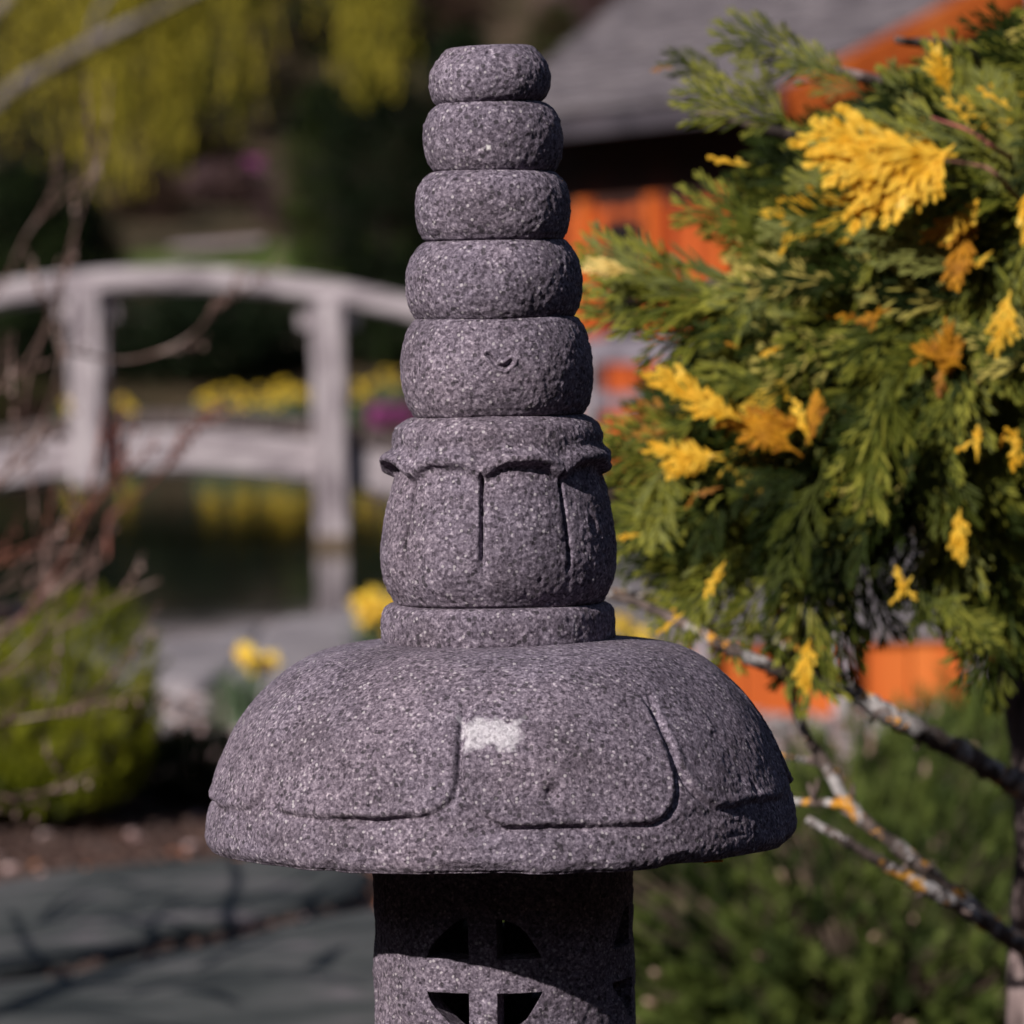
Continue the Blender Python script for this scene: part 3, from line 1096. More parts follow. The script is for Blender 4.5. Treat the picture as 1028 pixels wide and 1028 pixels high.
# red-brown stem of the top right sprays
limb('branch', [P(1046, 175, 3.32), P(1000, 150, 3.23), P(975, 132, 3.23), P(935, 118, 3.26)], .0024, .0010, cedar, noisy('crimson_stem', [(.4, (.20, .05, .05)), (.6, (.3, .09, .08))], 60), sides=6)
limb('branch', [P(1046, 230, 3.3), P(1000, 175, 3.19), P(975, 165, 3.22), P(940, 160, 3.23)], .0022, .0010, cedar, TWIGM, sides=6)

def lichen_bark():
    m, n, l, b = mat('lichen_crusted_bark')
    tc = nd(n, 'ShaderNodeTexCoord')

    def no(scale, detail, off):
        mp = nd(n, 'ShaderNodeMapping'); mp.inputs['Location'].default_value = (off, off * 2, 0)
        l.new(tc.outputs['Object'], mp.inputs[0])
        x = nd(n, 'ShaderNodeTexNoise', i_Scale=scale, i_Detail=detail, i_Roughness=.65)
        l.new(mp.outputs[0], x.inputs[0])
        return x.outputs[0]
    bark = ramp(n, [(.35, (.03, .022, .02)), (.55, (.10, .072, .065)), (.7, (.20, .15, .14))])
    l.new(no(90, 4, 0), bark.inputs[0])
    col = bark.outputs[0]
    for (sc_, off, lo, hi, c1, c2) in ((30, 3, .50, .56, (.26, .24, .25), (.52, .49, .50)), (26, 9, .545, .58, (.50, .19, .015), (.80, .42, .05))):
        msk = ramp(n, [(lo, (0, 0, 0)), (hi, (1, 1, 1))]); l.new(no(sc_, 6, off), msk.inputs[0])
        cc = ramp(n, [(.35, c1), (.65, c2)]); l.new(no(260, 3, off), cc.inputs[0])
        mx = nd(n, 'ShaderNodeMix', data_type='RGBA')
        l.new(msk.outputs[0], mx.inputs[0]); l.new(col, mx.inputs[6]); l.new(cc.outputs[0], mx.inputs[7])
        col = mx.outputs[2]
    l.new(col, b.inputs['Base Color'])
    b.inputs['Roughness'].default_value = .9
    bp = nd(n, 'ShaderNodeBump', i_Strength=.9, i_Distance=.004)
    l.new(no(70, 6, 1), bp.inputs['Height']); l.new(bp.outputs[0], b.inputs['Normal'])
    return m


LBARK = lichen_bark()
# bare lichened limbs under the crown
LBS = [
    ([(1046, 800, 3.44), (1010, 782, 3.3), (960, 752, 3.2), (900, 722, 3.15), (850, 690, 3.15), (800, 655, 3.15), (760, 630, 3.2)], .0100, .005),
    ([(860, 697, 3.15), (800, 680, 3.12), (740, 655, 3.1), (690, 628, 3.1), (640, 605, 3.12), (612, 598, 3.15)], .0055, .003),
    ([(1050, 960, 3.44), (1000, 932, 3.3), (950, 890, 3.22), (900, 850, 3.2), (858, 815, 3.2), (830, 770, 3.2), (800, 715, 3.22), (785, 640, 3.25), (780, 592, 3.3)], .0072, .0028),
    ([(1060, 975, 3.44), (1010, 940, 3.25), (960, 908, 3.15), (900, 875, 3.12), (850, 845, 3.1), (810, 822, 3.1)], .0070, .0035),
    ([(862, 812, 3.2), (830, 806, 3.2), (800, 805, 3.22), (770, 800, 3.25)], .0035, .002),
    ([(840, 777, 3.2), (815, 765, 3.22), (780, 758, 3.25)], .0030, .0015),
    ([(760, 632, 3.2), (735, 632, 3.2), (700, 628, 3.22), (650, 600, 3.25), (615, 592, 3.25)], .0045, .002),
    ([(1040, 500, 3.42), (1010, 488, 3.2), (975, 490, 3.12), (945, 492, 3.1)], .007, .004),
]
rl = random.Random(9)
for k, (pl, r0, r1) in enumerate(LBS):
    o, pts = limb('branch', [P(q_[0], q_[1], q_[2] + .2) for q_ in pl], r0 * 1.12, r1, cedar, LBARK, n=60, bumpy=.26, seed=k, sides=11)
    pts = pts[::1]
    o['label'] = 'bare limb crusted with lichen'
    # short dead spurs
    for q_ in range(3):
        sp_ = MB()
        ii = rl.randrange(4, 36)
        a = Vector(pts[ii]); dr = Vector((rl.uniform(-1, .3), rl.uniform(-.5, .5), rl.uniform(-.8, 1))).normalized()
        sp_.tube([a, a + dr * .01, a + dr * .018 + Vector((0, 0, .003))], [.0028, .0022, .0014], 6)
        sp_.build('spur', BARK, o, True)
    # raised crusts of lichen, each one patch wrapped on the upper side
    for e in range([4, 2, 4, 4, 0, 0, 1, 0][k]):
        ii = 8 + int(48 * (e + rl.random()) / 4.2) if k != 6 else 30
        ii = min(ii, 54)
        orange = rl.random() < .45
        lm = MB()
        for z_ in range(5):
            a = Vector(pts[ii]).lerp(Vector(pts[ii + 2]), z_ / 4)
            rad = r0 + (r1 - r0) * ii / 60
            off = Vector((rl.uniform(-.5, .1), -rl.uniform(.4, .9), rl.uniform(.0, .9))).normalized() * rad * .72
            lm.blob(a + off, rad * rl.uniform(.42, .62), seed=ii * 9 + z_ + k, squash=.9, seg=9, rings=6, rough=.38)
        lm.build('lichen', LICHEN_O if orange else LICHEN_W, o, True)['label'] = 'raised orange lichen crust' if orange else 'raised pale lichen crust'

# ------------------------------------------------------------------ shoots of needles (pines, dwarf conifers)
def needle_shoot(seed, nn=46, spread=.55, w_=.035, up=.75):
    """upright shoot, unit length along +z, covered by needles; returned as quads + tris"""
    r = random.Random(seed)
    V_, Q_, T_ = [], [], []
    n_ = 0
    for k in range(nn):
        t = r.uniform(.05, 1)
        a = r.uniform(0, 6.283)
        el = r.uniform(.45, 1.1) + t * .3
        L = r.uniform(.32, .5)
        d = np.array([math.cos(a) * math.cos(el), math.sin(a) * math.cos(el), math.sin(el)])
        s_ = np.array([-math.sin(a), math.cos(a), 0]) * w_ * .5
        b0 = np.array([0, 0, t * .8])
        m_ = b0 + d * L * .5 + np.array([0, 0, .01])
        V_ += [b0 - s_ * .6, b0 + s_ * .6, m_ + s_, m_ - s_, b0 + d * L]
        Q_.append((n_, n_ + 1, n_ + 2, n_ + 3)); T_.append((n_ + 3, n_ + 2, n_ + 4))
        n_ += 5
    return np.array(V_), np.array(Q_), np.array(T_)


SH = [needle_shoot(k) for k in range(5)]
SHD = [needle_shoot(20 + k, nn=30, w_=.07) for k in range(4)]
PINE_A = leafmat('pine_needles', (.050, .075, .018), (.13, .165, .038), 7, .2, spec=.1)
PINE_B = leafmat('pine_needles_dark', (.018, .030, .010), (.05, .072, .02), 7, .2, spec=.1)
PINE_L = leafmat('pine_needles_light', (.10, .14, .035), (.18, .22, .06), 7, .25, spec=.1)
GOLD = leafmat('golden_needles', (.16, .19, .014), (.36, .37, .03), 6, .3, c3=(.46, .36, .07), spec=.1)
DKN = leafmat('shadow_dark_needles', (.008, .012, .006), (.018, .026, .01), 4, .1, spec=.03)  # needle colour of the mound that stands for ground shadow
GOLDD = leafmat('olive_needles', (.05, .07, .01), (.10, .12, .018), 4, .25)
BUD = noisy('pink_bud', [(.4, (.30, .17, .14)), (.6, (.46, .30, .26))], 80)
STEM = noisy('dark_stem', [(.4, (.05, .035, .025)), (.6, (.11, .075, .055))], 30)


def conifer_mound(name, label, cat, c, rx, ry, h, nshoot, size, mats, buds=0, seed=0, group=None, tmpl=SH, lump=.22, low=0.0):
    """low mounded conifer: shoots in lobes over a branching frame"""
    r = random.Random(seed)
    z0 = zg(c[0], c[1])
    root = thing(name, label, cat, (c[0], c[1], z0), group)
    lobes = [(r.uniform(0, 6.28), r.uniform(.1, 1.2), r.uniform(.3, .6)) for _ in range(14)]
    bk = Bulk(); nb = 0; st = MB()
    for k in range(nshoot):
        a = r.uniform(0, 6.283)
        el = math.asin(r.uniform(low, 1))
        rr_ = r.uniform(.78, 1.0) if r.random() < .85 else r.uniform(.3, .8)
        bump = 1.0
        for la, le, lw in lobes:
            dd_ = math.acos(max(-1, min(1, math.cos(el) * math.cos(le) * math.cos(a - la) + math.sin(el) * math.sin(le))))
            bump += lump * math.exp(-(dd_ / lw) ** 2)
        q_ = Vector((math.cos(a) * math.cos(el) * rx, math.sin(a) * math.cos(el) * ry, math.sin(el) * h)) * rr_ * bump
        q_ *= .82
        p = Vector((c[0], c[1], z0 + .03)) + q_
        d = Vector((q_.x * .6, q_.y * .6, abs(q_.z) * .5 + .5 * h)).normalized() + Vector((r.uniform(-.25, .25), r.uniform(-.25, .25), 0))
        d.normalize()
        x_ = d.orthogonal().normalized(); y_ = d.cross(x_)
        L = size * r.uniform(.7, 1.25)
        M3 = np.stack([np.array(x_), np.array(y_), np.array(d)], 1) * L
        bk.add(r.choice(tmpl), M3, np.array(p), r.choices(range(len(mats)), weights=[5, 3, 2][:len(mats)])[0])
        if r.random() < buds:
            t = p + d * L * .95
            if nb < 95:
                nb += 1
                bd = MB(); bd.tube([t - d * L * .25, t, t + d * L * .22], [size * .05, size * .075, size * .03], 6)
                bd.build('bud', BUD, root, True)
        if k % 6 == 0:
            st.tube([Vector((c[0] + r.uniform(-.1, .1) * rx, c[1] + r.uniform(-.1, .1) * ry, z0 - .02)), Vector((c[0], c[1], z0)) + q_ * .5 + Vector((0, 0, -.03 * h)), p], [size * .09, size * .06, size * .03], 5)
    bk.build('needles', mats, root)
    st.build('stem', STEM, root, True)
    return root


conifer_mound('pine_bush', 'broad green mugo pine with pinkish buds under the lichened limbs', 'shrub', (P(880, 900, 5.9).x, 5.9, 0), .64, .6, .235, 2000, .075, [PINE_A, PINE_B, PINE_L], .09, 3, low=-.05, lump=.3)
conifer_mound('pine_bush', 'light green young pine standing behind the broad mugo pine', 'shrub', (P(975, 800, 7.6).x, 7.6, 0), .21, .24, .27, 520, .07, [PINE_L, PINE_A, PINE_B], .05, 4)
conifer_mound('conifer_bush', 'mounded yellow green dwarf conifer left of the lantern near the pond', 'shrub', (P(5, 800, 8.6).x, 8.6, 0), .27, .30, .27, 2600, .05, [GOLD, GOLD, GOLDD], 0, 5, tmpl=SH, low=0, lump=.28)
conifer_mound('shadow_mound', 'low black green mound added in place of the shadow between the yellow green conifer and the lantern', 'shrub', (P(188, 800, 8.9).x, 8.9, 0), .14, .2, .10, 500, .05, [DKN], 0, 15, tmpl=SH, low=0, lump=.15)  # dark mound added where the ground only lies in shadow

# ------------------------------------------------------------------ bare shrub in the left foreground
BARE = noisy('bare_twig_bark', [(.35, (.09, .05, .045)), (.55, (.20, .125, .11)), (.7, (.36, .27, .25))], 18)
REDT = noisy('red_twig_bark', [(.4, (.13, .045, .035)), (.65, (.24, .09, .065))], 18)
bx, by = -1.45, 5.6
bare = thing('bare_shrub', 'leafless shrub with red brown twigs reaching in from the left edge', 'shrub', (bx, by, 0))
stm = MB()
stm.tube([(bx, by, -.03), (bx + .02, by + .02, .3), (bx + .0, by + .05, .7), (bx + .05, by, 1.1), (bx + .02, by, 1.5)], [.035, .03, .025, .018, .01], 10, 0, .12, 2)
stm.build('stem', BARE, bare, True)
TW = [([(-60, 700), (0, 638), (60, 592), (108, 560)], 6.0, .0065, 0), ([(-40, 660), (20, 615), (70, 575), (105, 540)], 6.6, .0050, 0), ([(108, 560), (110, 520), (130, 505), (165, 470), (205, 410)], 6.2, .0035, 1),
      ([(-40, 690), (40, 640), (90, 615), (160, 582)], 5.6, .0055, 0), ([(-60, 520), (0, 480), (40, 430), (62, 360), (60, 300), (80, 215), (104, 150), (110, 80)], 6.4, .0036, 0), ([(-60, 420), (10, 380), (45, 330), (60, 260)], 6.0, .0038, 0),
      ([(60, 350), (120, 362), (170, 350), (200, 330), (218, 305)], 6.3, .0032, 0), ([(-60, 745), (0, 727), (60, 715), (112, 702)], 5.0, .0045, 0), ([(-60, 812), (0, 800), (45, 795), (70, 780)], 5.0, .0045, 0),
      ([(-50, 330), (0, 290), (30, 230), (70, 190), (95, 130)], 6.8, .0022, 0), ([(-60, 600), (0, 560), (50, 540), (100, 500), (130, 470)], 5.8, .0032, 1), ([(-60, 560), (-10, 500), (20, 440), (30, 380), (50, 320)], 5.4, .003, 0),
      ([(20, 625), (60, 570), (85, 520), (110, 480), (118, 430)], 6.0, .0025, 1), ([(-60, 640), (0, 590), (30, 560), (80, 552)], 5.5, .003, 0)]
rt = random.Random(3)
for k, (pl, D, r0, red) in enumerate(TW):
    pts = [P(x, y, D + .1 * math.sin(i_)) for i_, (x, y) in enumerate(pl)]
    start = Vector((bx + .01, by + .02, max(.15, pts[0].z - rt.uniform(.1, .35))))
    if k not in (2, 6, 12):
        pts = [start, (start + pts[0]) / 2 + Vector((0, 0, .03))] + pts
    o, sp_ = limb('branch', pts, r0, .0012, bare, REDT if red else BARE, n=26, bumpy=.1, sides=7, seed=k)
    for e in range(6):
        tw = MB()
        ii = rt.randrange(10, 25)
        a = Vector(sp_[ii]); t = (Vector(sp_[min(25, ii + 1)]) - Vector(sp_[ii - 1])).normalized()
        d = (t + Vector((rt.uniform(-.9, .9), rt.uniform(-.5, .5), rt.uniform(-.3, .9)))).normalized()
        L = rt.uniform(.05, .16)
        tw.tube([a, a + d * L * .5, a + d * L + Vector((0, 0, L * .2))], [.0018, .0014, .0007], 5)
        for bb in range(3):
            tw.blob(a + d * L * (.4 + .25 * bb), .004, seed=e, squash=1.3, seg=6, rings=4)
        tw.build('twig', REDT if red else BARE, o, True)
# limbs whose shadow lies across the paving at the lower left
SH_L = [([(-40, 1030), (60, 1000), (150, 970), (215, 950), (300, 925), (380, 892)], .026, .55), ([(215, 952), (235, 920), (245, 880), (225, 850)], .007, .62), ([(215, 950), (180, 930), (120, 925), (60, 935)], .005, .6),
        ([(235, 915), (280, 900), (330, 870)], .005, .65), ([(80, 995), (40, 960), (20, 920)], .006, .6), ([(300, 925), (330, 895), (380, 880)], .006, .6), ([(150, 970), (160, 930), (210, 900), (260, 905)], .004, .6), ([(60, 930), (100, 905), (150, 900), (190, 890)], .005, .66)]
rsh = random.Random(4)
for q_ in range(14):
    x_, y_ = rsh.uniform(0, 340), rsh.uniform(885, 1010)
    a_ = R(rsh.uniform(-40, 60)); l_ = rsh.uniform(60, 150)
    SH_L.append(([(x_, y_), (x_ + l_ * .5 * math.cos(a_), y_ - l_ * .22 * math.sin(a_) + rsh.uniform(-8, 8)), (x_ + l_ * math.cos(a_), y_ - l_ * .45 * math.sin(a_))], rsh.uniform(.004, .009), rsh.uniform(.5, .75)))
for k, (pl, r0, h) in enumerate(SH_L):
    pts = []
    for (x, y) in pl:
        g_ = G(x, y, .03)
        pts.append(g_ + SUN * (h / SUN.z))
    if k in (0,):
        pts = [Vector((bx, by, .45))] + pts
    limb('branch', pts, r0 * 1.5 if k else r0, r0 * .5, bare, BARE, n=24, bumpy=.1, sides=7, seed=k)

# ------------------------------------------------------------------ paving at the lower left
SLATE = noisy('mossy_slate', [(.32, (.022, .026, .028)), (.48, (.055, .059, .060)), (.60, (.078, .079, .082)), (.72, (.16, .135, .155))], 5, stretch=(1, 1.5, 1), detail=7, bump=.4, bscale=30, bdist=.01)


def slab(name, pts, z, th, label, m=SLATE, seed=0, group='flat paving stones by the pond'):
    r = random.Random(seed)
    sp_ = spline(pts + [pts[0]], 48)[:-1]
    n_ = len(sp_)
    cx, cy = sp_[:, 0].mean(), sp_[:, 1].mean()
    V_ = []
    lev = [(1.0, -th), (1.0, -.012), (.985, 0), (.8, .004), (.5, .008), (.2, .006)]
    for s_, dz in lev:
        for p in sp_:
            x, y = cx + (p[0] - cx) * s_, cy + (p[1] - cy) * s_
            V_.append((x, y, z + dz))
    V_ = np.array(V_)
    V_[:, 2] += vnoise(V_, 5, seed) * .006
    V_[:, :2] += np.stack([vnoise(V_, 9, seed + 1), vnoise(V_, 9, seed + 2)], 1) * .015
    fs = []
    for k in range(len(lev) - 1):
        for e in range(n_):
            fs.append((k * n_ + e, k * n_ + (e + 1) % n_, (k + 1) * n_ + (e + 1) % n_, (k + 1) * n_ + e))
    fs.append(tuple((len(lev) - 1) * n_ + e for e in range(n_)))
    fs.append(tuple(range(n_))[::-1])
    o = mesh_obj(name, V_, fs, m, None, True)
    return tag(o, label, 'paving stone', group)


def gl(lst, z=.03):
    return [tuple(G(x, y, z))[:2] for x, y in lst]


slab('paving_stone', gl([(-120, 905), (40, 880), (200, 868), (330, 862), (372, 880), (335, 906), (200, 934), (40, 970), (-120, 992)]), .035, .08, 'long grey green flagstone crossed by twig shadows, below the yellow green conifer', seed=1)
slab('paving_stone', gl([(-120, 1004), (60, 980), (220, 945), (380, 914), (560, 900), (600, 960), (620, 1090), (300, 1120), (-120, 1110)]), .035, .08, 'large smooth grey green flagstone beside the foot of the lantern', seed=2)
slab('paving_stone', gl([(400, 862), (520, 858), (640, 862), (640, 890), (500, 892), (390, 885)]), .03, .08, 'small flagstone hidden behind the lantern drum', seed=3)

# pebbles, chips and leaf litter over the bed: nobody could count them
r = random.Random(21)
pb = Bulk()
ico = MB(); ico.blob((0, 0, 0), 1, seed=2, squash=.6, seg=6, rings=4, rough=.25)
tplQ = np.array([f for f in ico.f if len(f) == 4]); tplT = np.array([f for f in ico.f if len(f) == 3])
TP = (np.array(ico.v), tplQ, tplT)
for k in range(9000):
    y = r.uniform(6.0, 13.2)
    x = r.uniform(-.145, .145) * y
    if shore_s(np.array([x]), np.array([y]))[0] > -.03:
        continue
    s_ = r.uniform(.006, .02) * (1 if y < 9.3 else 1.4)
    a = r.uniform(0, 6.28)
    M3 = np.array([[math.cos(a), -math.sin(a), 0], [math.sin(a), math.cos(a), 0], [0, 0, 1]]) * s_
    m_ = r.choice([0] * 14 + [1, 3]) if y < 9.3 else r.choice([1, 2, 2, 1, 0])
    pb.add(TP, M3, np.array([x, y, zg(x, y) + s_ * .2]), m_)
o = pb.build('gravel', [noisy('wood_chip', [(.4, (.035, .02, .018)), (.6, (.075, .045, .038))], 30), noisy('pink_gravel', [(.4, (.25, .16, .16)), (.6, (.40, .30, .30))], 30), noisy('grey_gravel', [(.4, (.20, .18, .19)), (.6, (.33, .31, .32))], 30), noisy('rust_leaf', [(.4, (.28, .10, .05)), (.6, (.35, .15, .07))], 30)])
tag(o, 'pinkish gravel and wood chips scattered over the bed', 'gravel', None, 'stuff')

# shore edging stones
EDGE = noisy('pale_edging_stone', [(.3, (.14, .125, .14)), (.55, (.24, .215, .235)), (.75, (.33, .30, .32))], 6, bump=.4, bscale=40)
for k, (x0, x1, lab) in enumerate([(-2.15, -1.62, 'pale kerb stone of the pond edge at the far left'), (-1.60, -1.20, 'pale kerb stone of the pond edge behind the yellow green conifer'), (-1.18, -.86, 'pale kerb stone of the pond edge behind the pair of daffodils'), (-.84, -.52, 'pale kerb stone of the pond edge below the bridge post')]):
    def sh(x):
        return 13.05 + max(-.35, min(1.2, x + 1.19)) * 2.8
    pts = [(x0, 11.75), (x0, sh(x0) + .02), ((x0 + x1) / 2, sh((x0 + x1) / 2) + .03), (x1, sh(x1) + .02), (x1, 11.75), ((x0 + x1) / 2, 11.7)]
    # keep corners crisp: build as a polygon
    slab('kerb_stone', pts, .045, .3, lab, EDGE, seed=30 + k, group='kerb stones of the pond edge')['category'] = 'kerb stone'

# ------------------------------------------------------------------ the bridge
WOOD = noisy('weathered_timber', [(.34, (.13, .105, .125)), (.48, (.31, .27, .30)), (.66, (.47, .42, .455))], 9, stretch=(.5, 3, 3), bump=.4, bscale=30, detail=6)
WOODV = noisy('weathered_timber_post', [(.34, (.13, .105, .125)), (.48, (.31, .27, .30)), (.66, (.47, .42, .455))], 9, stretch=(3, 3, .5), bump=.4, bscale=30, detail=6)
ALGAE = noisy('wet_stained_timber', [(.3, (.07, .05, .035)), (.6, (.15, .11, .08))], 9, stretch=(3, 3, .5))
WOODD = noisy('dark_deck_timber', [(.3, (.06, .045, .045)), (.6, (.14, .11, .11))], 8, stretch=(1, 4, 1))
BD, BX0, BK = 21.5, -1.846, .103
BW = .60
bridge = thing('arched_bridge', 'small arched footbridge of pale weathered timber over the pond', 'bridge', (BX0, BD + BW / 2, -.05))


def arc(x, z0):
    return z0 - BK * (x - BX0) ** 2


def arcbeam(mb, z0, y, hy, hz, xa=-4.15, xb=.18, n=26, m=0):
    xs = np.linspace(xa, xb, n)
    b0 = len(mb.v)
    for x in xs:
        z = arc(x, z0)
        sl = -2 * BK * (x - BX0)
        nx, nz = -sl, 1
        ln = math.hypot(nx, nz); nx /= ln; nz /= ln
        e = hz * .25
        for (sy, sz) in ((-1, -1 + .25), (-1 + e / hy, -1), (1 - e / hy, -1), (1, -.75), (1, .75), (1 - e / hy, 1), (-1 + e / hy, 1), (-1, .75)):
            mb.v.append((x + nx * sz * hz, y + sy * hy, z + nz * sz * hz))
    for k in range(n - 1):
        for e in range(8):
            mb.f.append((b0 + k * 8 + e, b0 + k * 8 + (e + 1) % 8, b0 + (k + 1) * 8 + (e + 1) % 8, b0 + (k + 1) * 8 + e)); mb.m.append(m)
    mb.f.append(tuple(b0 + e for e in range(8))[::-1]); mb.m.append(m)
    mb.f.append(tuple(b0 + (n - 1) * 8 + e for e in range(8))); mb.m.append(m)


for side, y in ((0, BD), (1, BD + BW)):
    mb = MB(); arcbeam(mb, 1.376, y, .075, .060); mb.build('handrail', WOOD, bridge)
    mb = MB(); arcbeam(mb, .474, y, .05, .125); mb.build('side_beam', WOOD, bridge)
    for x in (-3.50, -2.22, -.945, .12):
        x -= .045 * side
        top = arc(x, 1.32)
        mb = MB()
        zb = {-3.5: arc(x, .30), -2.2: .29, -.9: -.75, .1: -.3, .2: -.3}[round(x + .045 * side, 1)]
        yy = y - .035 if side == 0 else y + .035
        mb.box((x, yy - .075 * (1 if side == 0 else -1), (top + zb) / 2), ((.084, 0, 0), (0, .07, 0), (0, 0, (top - zb) / 2)))
        if zb < -.1:
            mb.box((x, yy - .075 * (1 if side == 0 else -1), -.31), ((.0865, 0, 0), (0, .0725, 0), (0, 0, .33)), 1)
        po = mb.build('post', [WOODV, ALGAE], bridge)
        mb = MB()
        mb.box((x, yy - .02 * (1 if side == 0 else -1), top - .10), ((.15, 0, 0), (0, .045, 0), (0, 0, .04)))
        mb.build('bracket', WOODV, po)
mb = MB()
x = -4.1
while x < .12:
    z = arc(x, .634)
    sl = -2 * BK * (x - BX0)
    t = Vector((1, 0, sl)).normalized(); nn = Vector((-sl, 0, 1)).normalized()
    mb.box((x, BD + BW / 2, z), (t * .062, Vector((0, BW / 2 + .07, 0)), nn * .034), 0)
    x += .135
mb.build('deck', WOODD, bridge)

# ------------------------------------------------------------------ flowers
PET = leafmat('daffodil_yellow', (.80, .55, .03), (.88, .66, .06), 30, .25)
TRM = leafmat('daffodil_trumpet', (.75, .40, .02), (.80, .48, .03), 30, .25)
STRAP = leafmat('daffodil_leaf', (.08, .13, .075), (.15, .21, .12), 12, .2)


def daffodils(name, label, cx, cy, flowers, nl, hl, spread, seed, size=.036, group=None, zb=None):
    r = random.Random(seed)
    z0 = zg(cx, cy) if zb is None else zb
    root = thing(name, label, 'flowers', (cx, cy, z0), group)
    lf = MB()
    for k in range(nl):
        a = r.uniform(0, 6.28); rr_ = r.uniform(0, spread)
        b0 = Vector((cx + rr_ * math.cos(a) * .6, cy + rr_ * math.sin(a) * .6, z0 - .01))
        ln = Vector((r.uniform(-.35, .35), r.uniform(-.35, .35), 1)).normalized()
        h = hl * r.uniform(.65, 1.05)
        sd_ = Vector((math.cos(a + 1), math.sin(a + 1), 0)) * .006 * (hl / .25) ** .5
        p1 = b0 + ln * h * .6; p2 = b0 + ln * h + Vector((ln.x, ln.y, -.05)) * h * .3
        th = Vector((-sd_.y, sd_.x, 0)) * .35
        lf.add([b0 - sd_, b0 + th, b0 + sd_, p1 - sd_ * 1.1, p1 + th, p1 + sd_ * 1.1, p2], [(0, 1, 4, 3), (1, 2, 5, 4), (3, 4, 6), (4, 5, 6)])
    for (fx, fy, fz, yaw) in flowers:
        lf.tube([(cx + (fx - cx) * .4, cy + (fy - cy) * .4, z0 - .01), ((fx + cx) / 2, (fy + cy) / 2, (z0 + fz) / 2), (fx, fy + .01, fz)], [.004, .0035, .003], 5)
    lf.build('leaves', STRAP, root)
    for e, (fx, fy, fz, yaw) in enumerate(flowers):
        n_ = Vector((math.sin(yaw), -math.cos(yaw), .15)).normalized()
        u_ = Vector((math.cos(yaw), math.sin(yaw), 0)); v_ = n_.cross(u_)
        c_ = Vector((fx, fy, fz))
        fm = MB()
        for p in range(6):
            a = p * math.pi / 3 + r.uniform(-.1, .1)
            d = u_ * math.cos(a) + v_ * math.sin(a); s_ = -u_ * math.sin(a) + v_ * math.cos(a)
            fm.add([c_, c_ + d * size * .5 + s_ * size * .27, c_ + d * size + n_ * size * .05, c_ + d * size * .5 - s_ * size * .27, c_ + d * size * .5 + n_ * size * .09], [(0, 1, 4), (1, 2, 4), (2, 3, 4), (3, 0, 4)])
        fm.tube([c_, c_ + n_ * size * .3, c_ + n_ * size * .55, c_ + n_ * size * .62], [size * .2, size * .22, size * .28, size * .36], 10, 1)
        fm.build('flower', [PET, TRM], root)
    return root


def fl_at(lst, D):
    return [(*P(x, y, D + .03 * math.sin(x)), R(random.uniform(-35, 20))) for x, y in lst]


p = G(240, 728, .02)
daffodils('daffodils', 'pair of yellow daffodils in grey green leaves on the near gravel bank', p.x, p.y, fl_at([(250, 660), (272, 664), (258, 668), (245, 655)], p.y), 60, .20, .13, 2, size=.034)
p = G(372, 660, .03)
daffodils('daffodils', 'clump of yellow daffodils half hidden behind the collar of the lantern', p.x, p.y, fl_at([(362, 606), (375, 600), (388, 612), (368, 622), (384, 632), (392, 622), (376, 614), (390, 640), (398, 605)], p.y), 50, .17, .1, 3, size=.04)
p = G(640, 668, .03)
daffodils('daffodils', 'clump of yellow flowers just right of the lantern collar beneath the cedar', p.x, p.y, fl_at([(630, 632), (645, 640), (622, 626)], p.y), 40, .17, .1, 4, size=.04)

# far bank: clumps of daffodils and heather, built larger drifts
SHR = leafmat('bank_green', (.03, .05, .02), (.07, .10, .04), 2, .2, spec=.02)


def far_drift(label, px, py, D, wpx, seed, mats, name='daffodils', n=14, cat='flowers', fs=.055, group='yellow daffodil clumps on the far bank'):
    r = random.Random(seed)
    c_ = P(px, py, D)
    z0 = zg(c_.x, c_.y)
    root = thing(name, label, cat, (c_.x, c_.y, z0), group)
    w_ = wpx / FPX * D / 2
    lf = MB(); fm = MB()
    top = max(.15, c_.z - z0)
    for k in range(70):
        a = r.uniform(0, 6.28); q_ = r.uniform(0, 1) ** .5
        b0 = Vector((c_.x + w_ * 1.3 * q_ * math.cos(a), c_.y + w_ * q_ * math.sin(a), z0 - .02))
        h = top * r.uniform(.5, 1.0)
        s_ = Vector((.018, 0, 0)); ln = Vector((r.uniform(-.15, .15), r.uniform(-.15, .15), h))
        lf.add([b0 - s_, b0 + s_, b0 + ln * .6 + s_, b0 + ln * .6 - s_, b0 + ln * 1.05], [(0, 1, 2, 3), (3, 2, 4)])
    for k in range(n):
        a = r.uniform(0, 6.28); q_ = r.uniform(0, 1) ** .5
        cc = Vector((c_.x + w_ * q_ * math.cos(a), c_.y - .1 + w_ * .5 * q_ * math.sin(a), c_.z + r.uniform(-.09, .09)))
        for p_ in range(6):
            b1 = p_ * math.pi / 3
            d = Vector((math.cos(b1), -.1, math.sin(b1))); s_ = Vector((-math.sin(b1), 0, math.cos(b1)))
            fm.add([cc, cc + d * fs * .5 + s_ * fs * .27, cc + d * fs, cc + d * fs * .5 - s_ * fs * .27], [(0, 1, 2, 3)])
        fm.tube([cc, cc + Vector((0, -fs * .6, 0))], [fs * .2, fs * .3], 6)
    lf.build('leaves', STRAP if name == 'daffodils' else SHR, root)
    fm.build('blooms', mats, root)


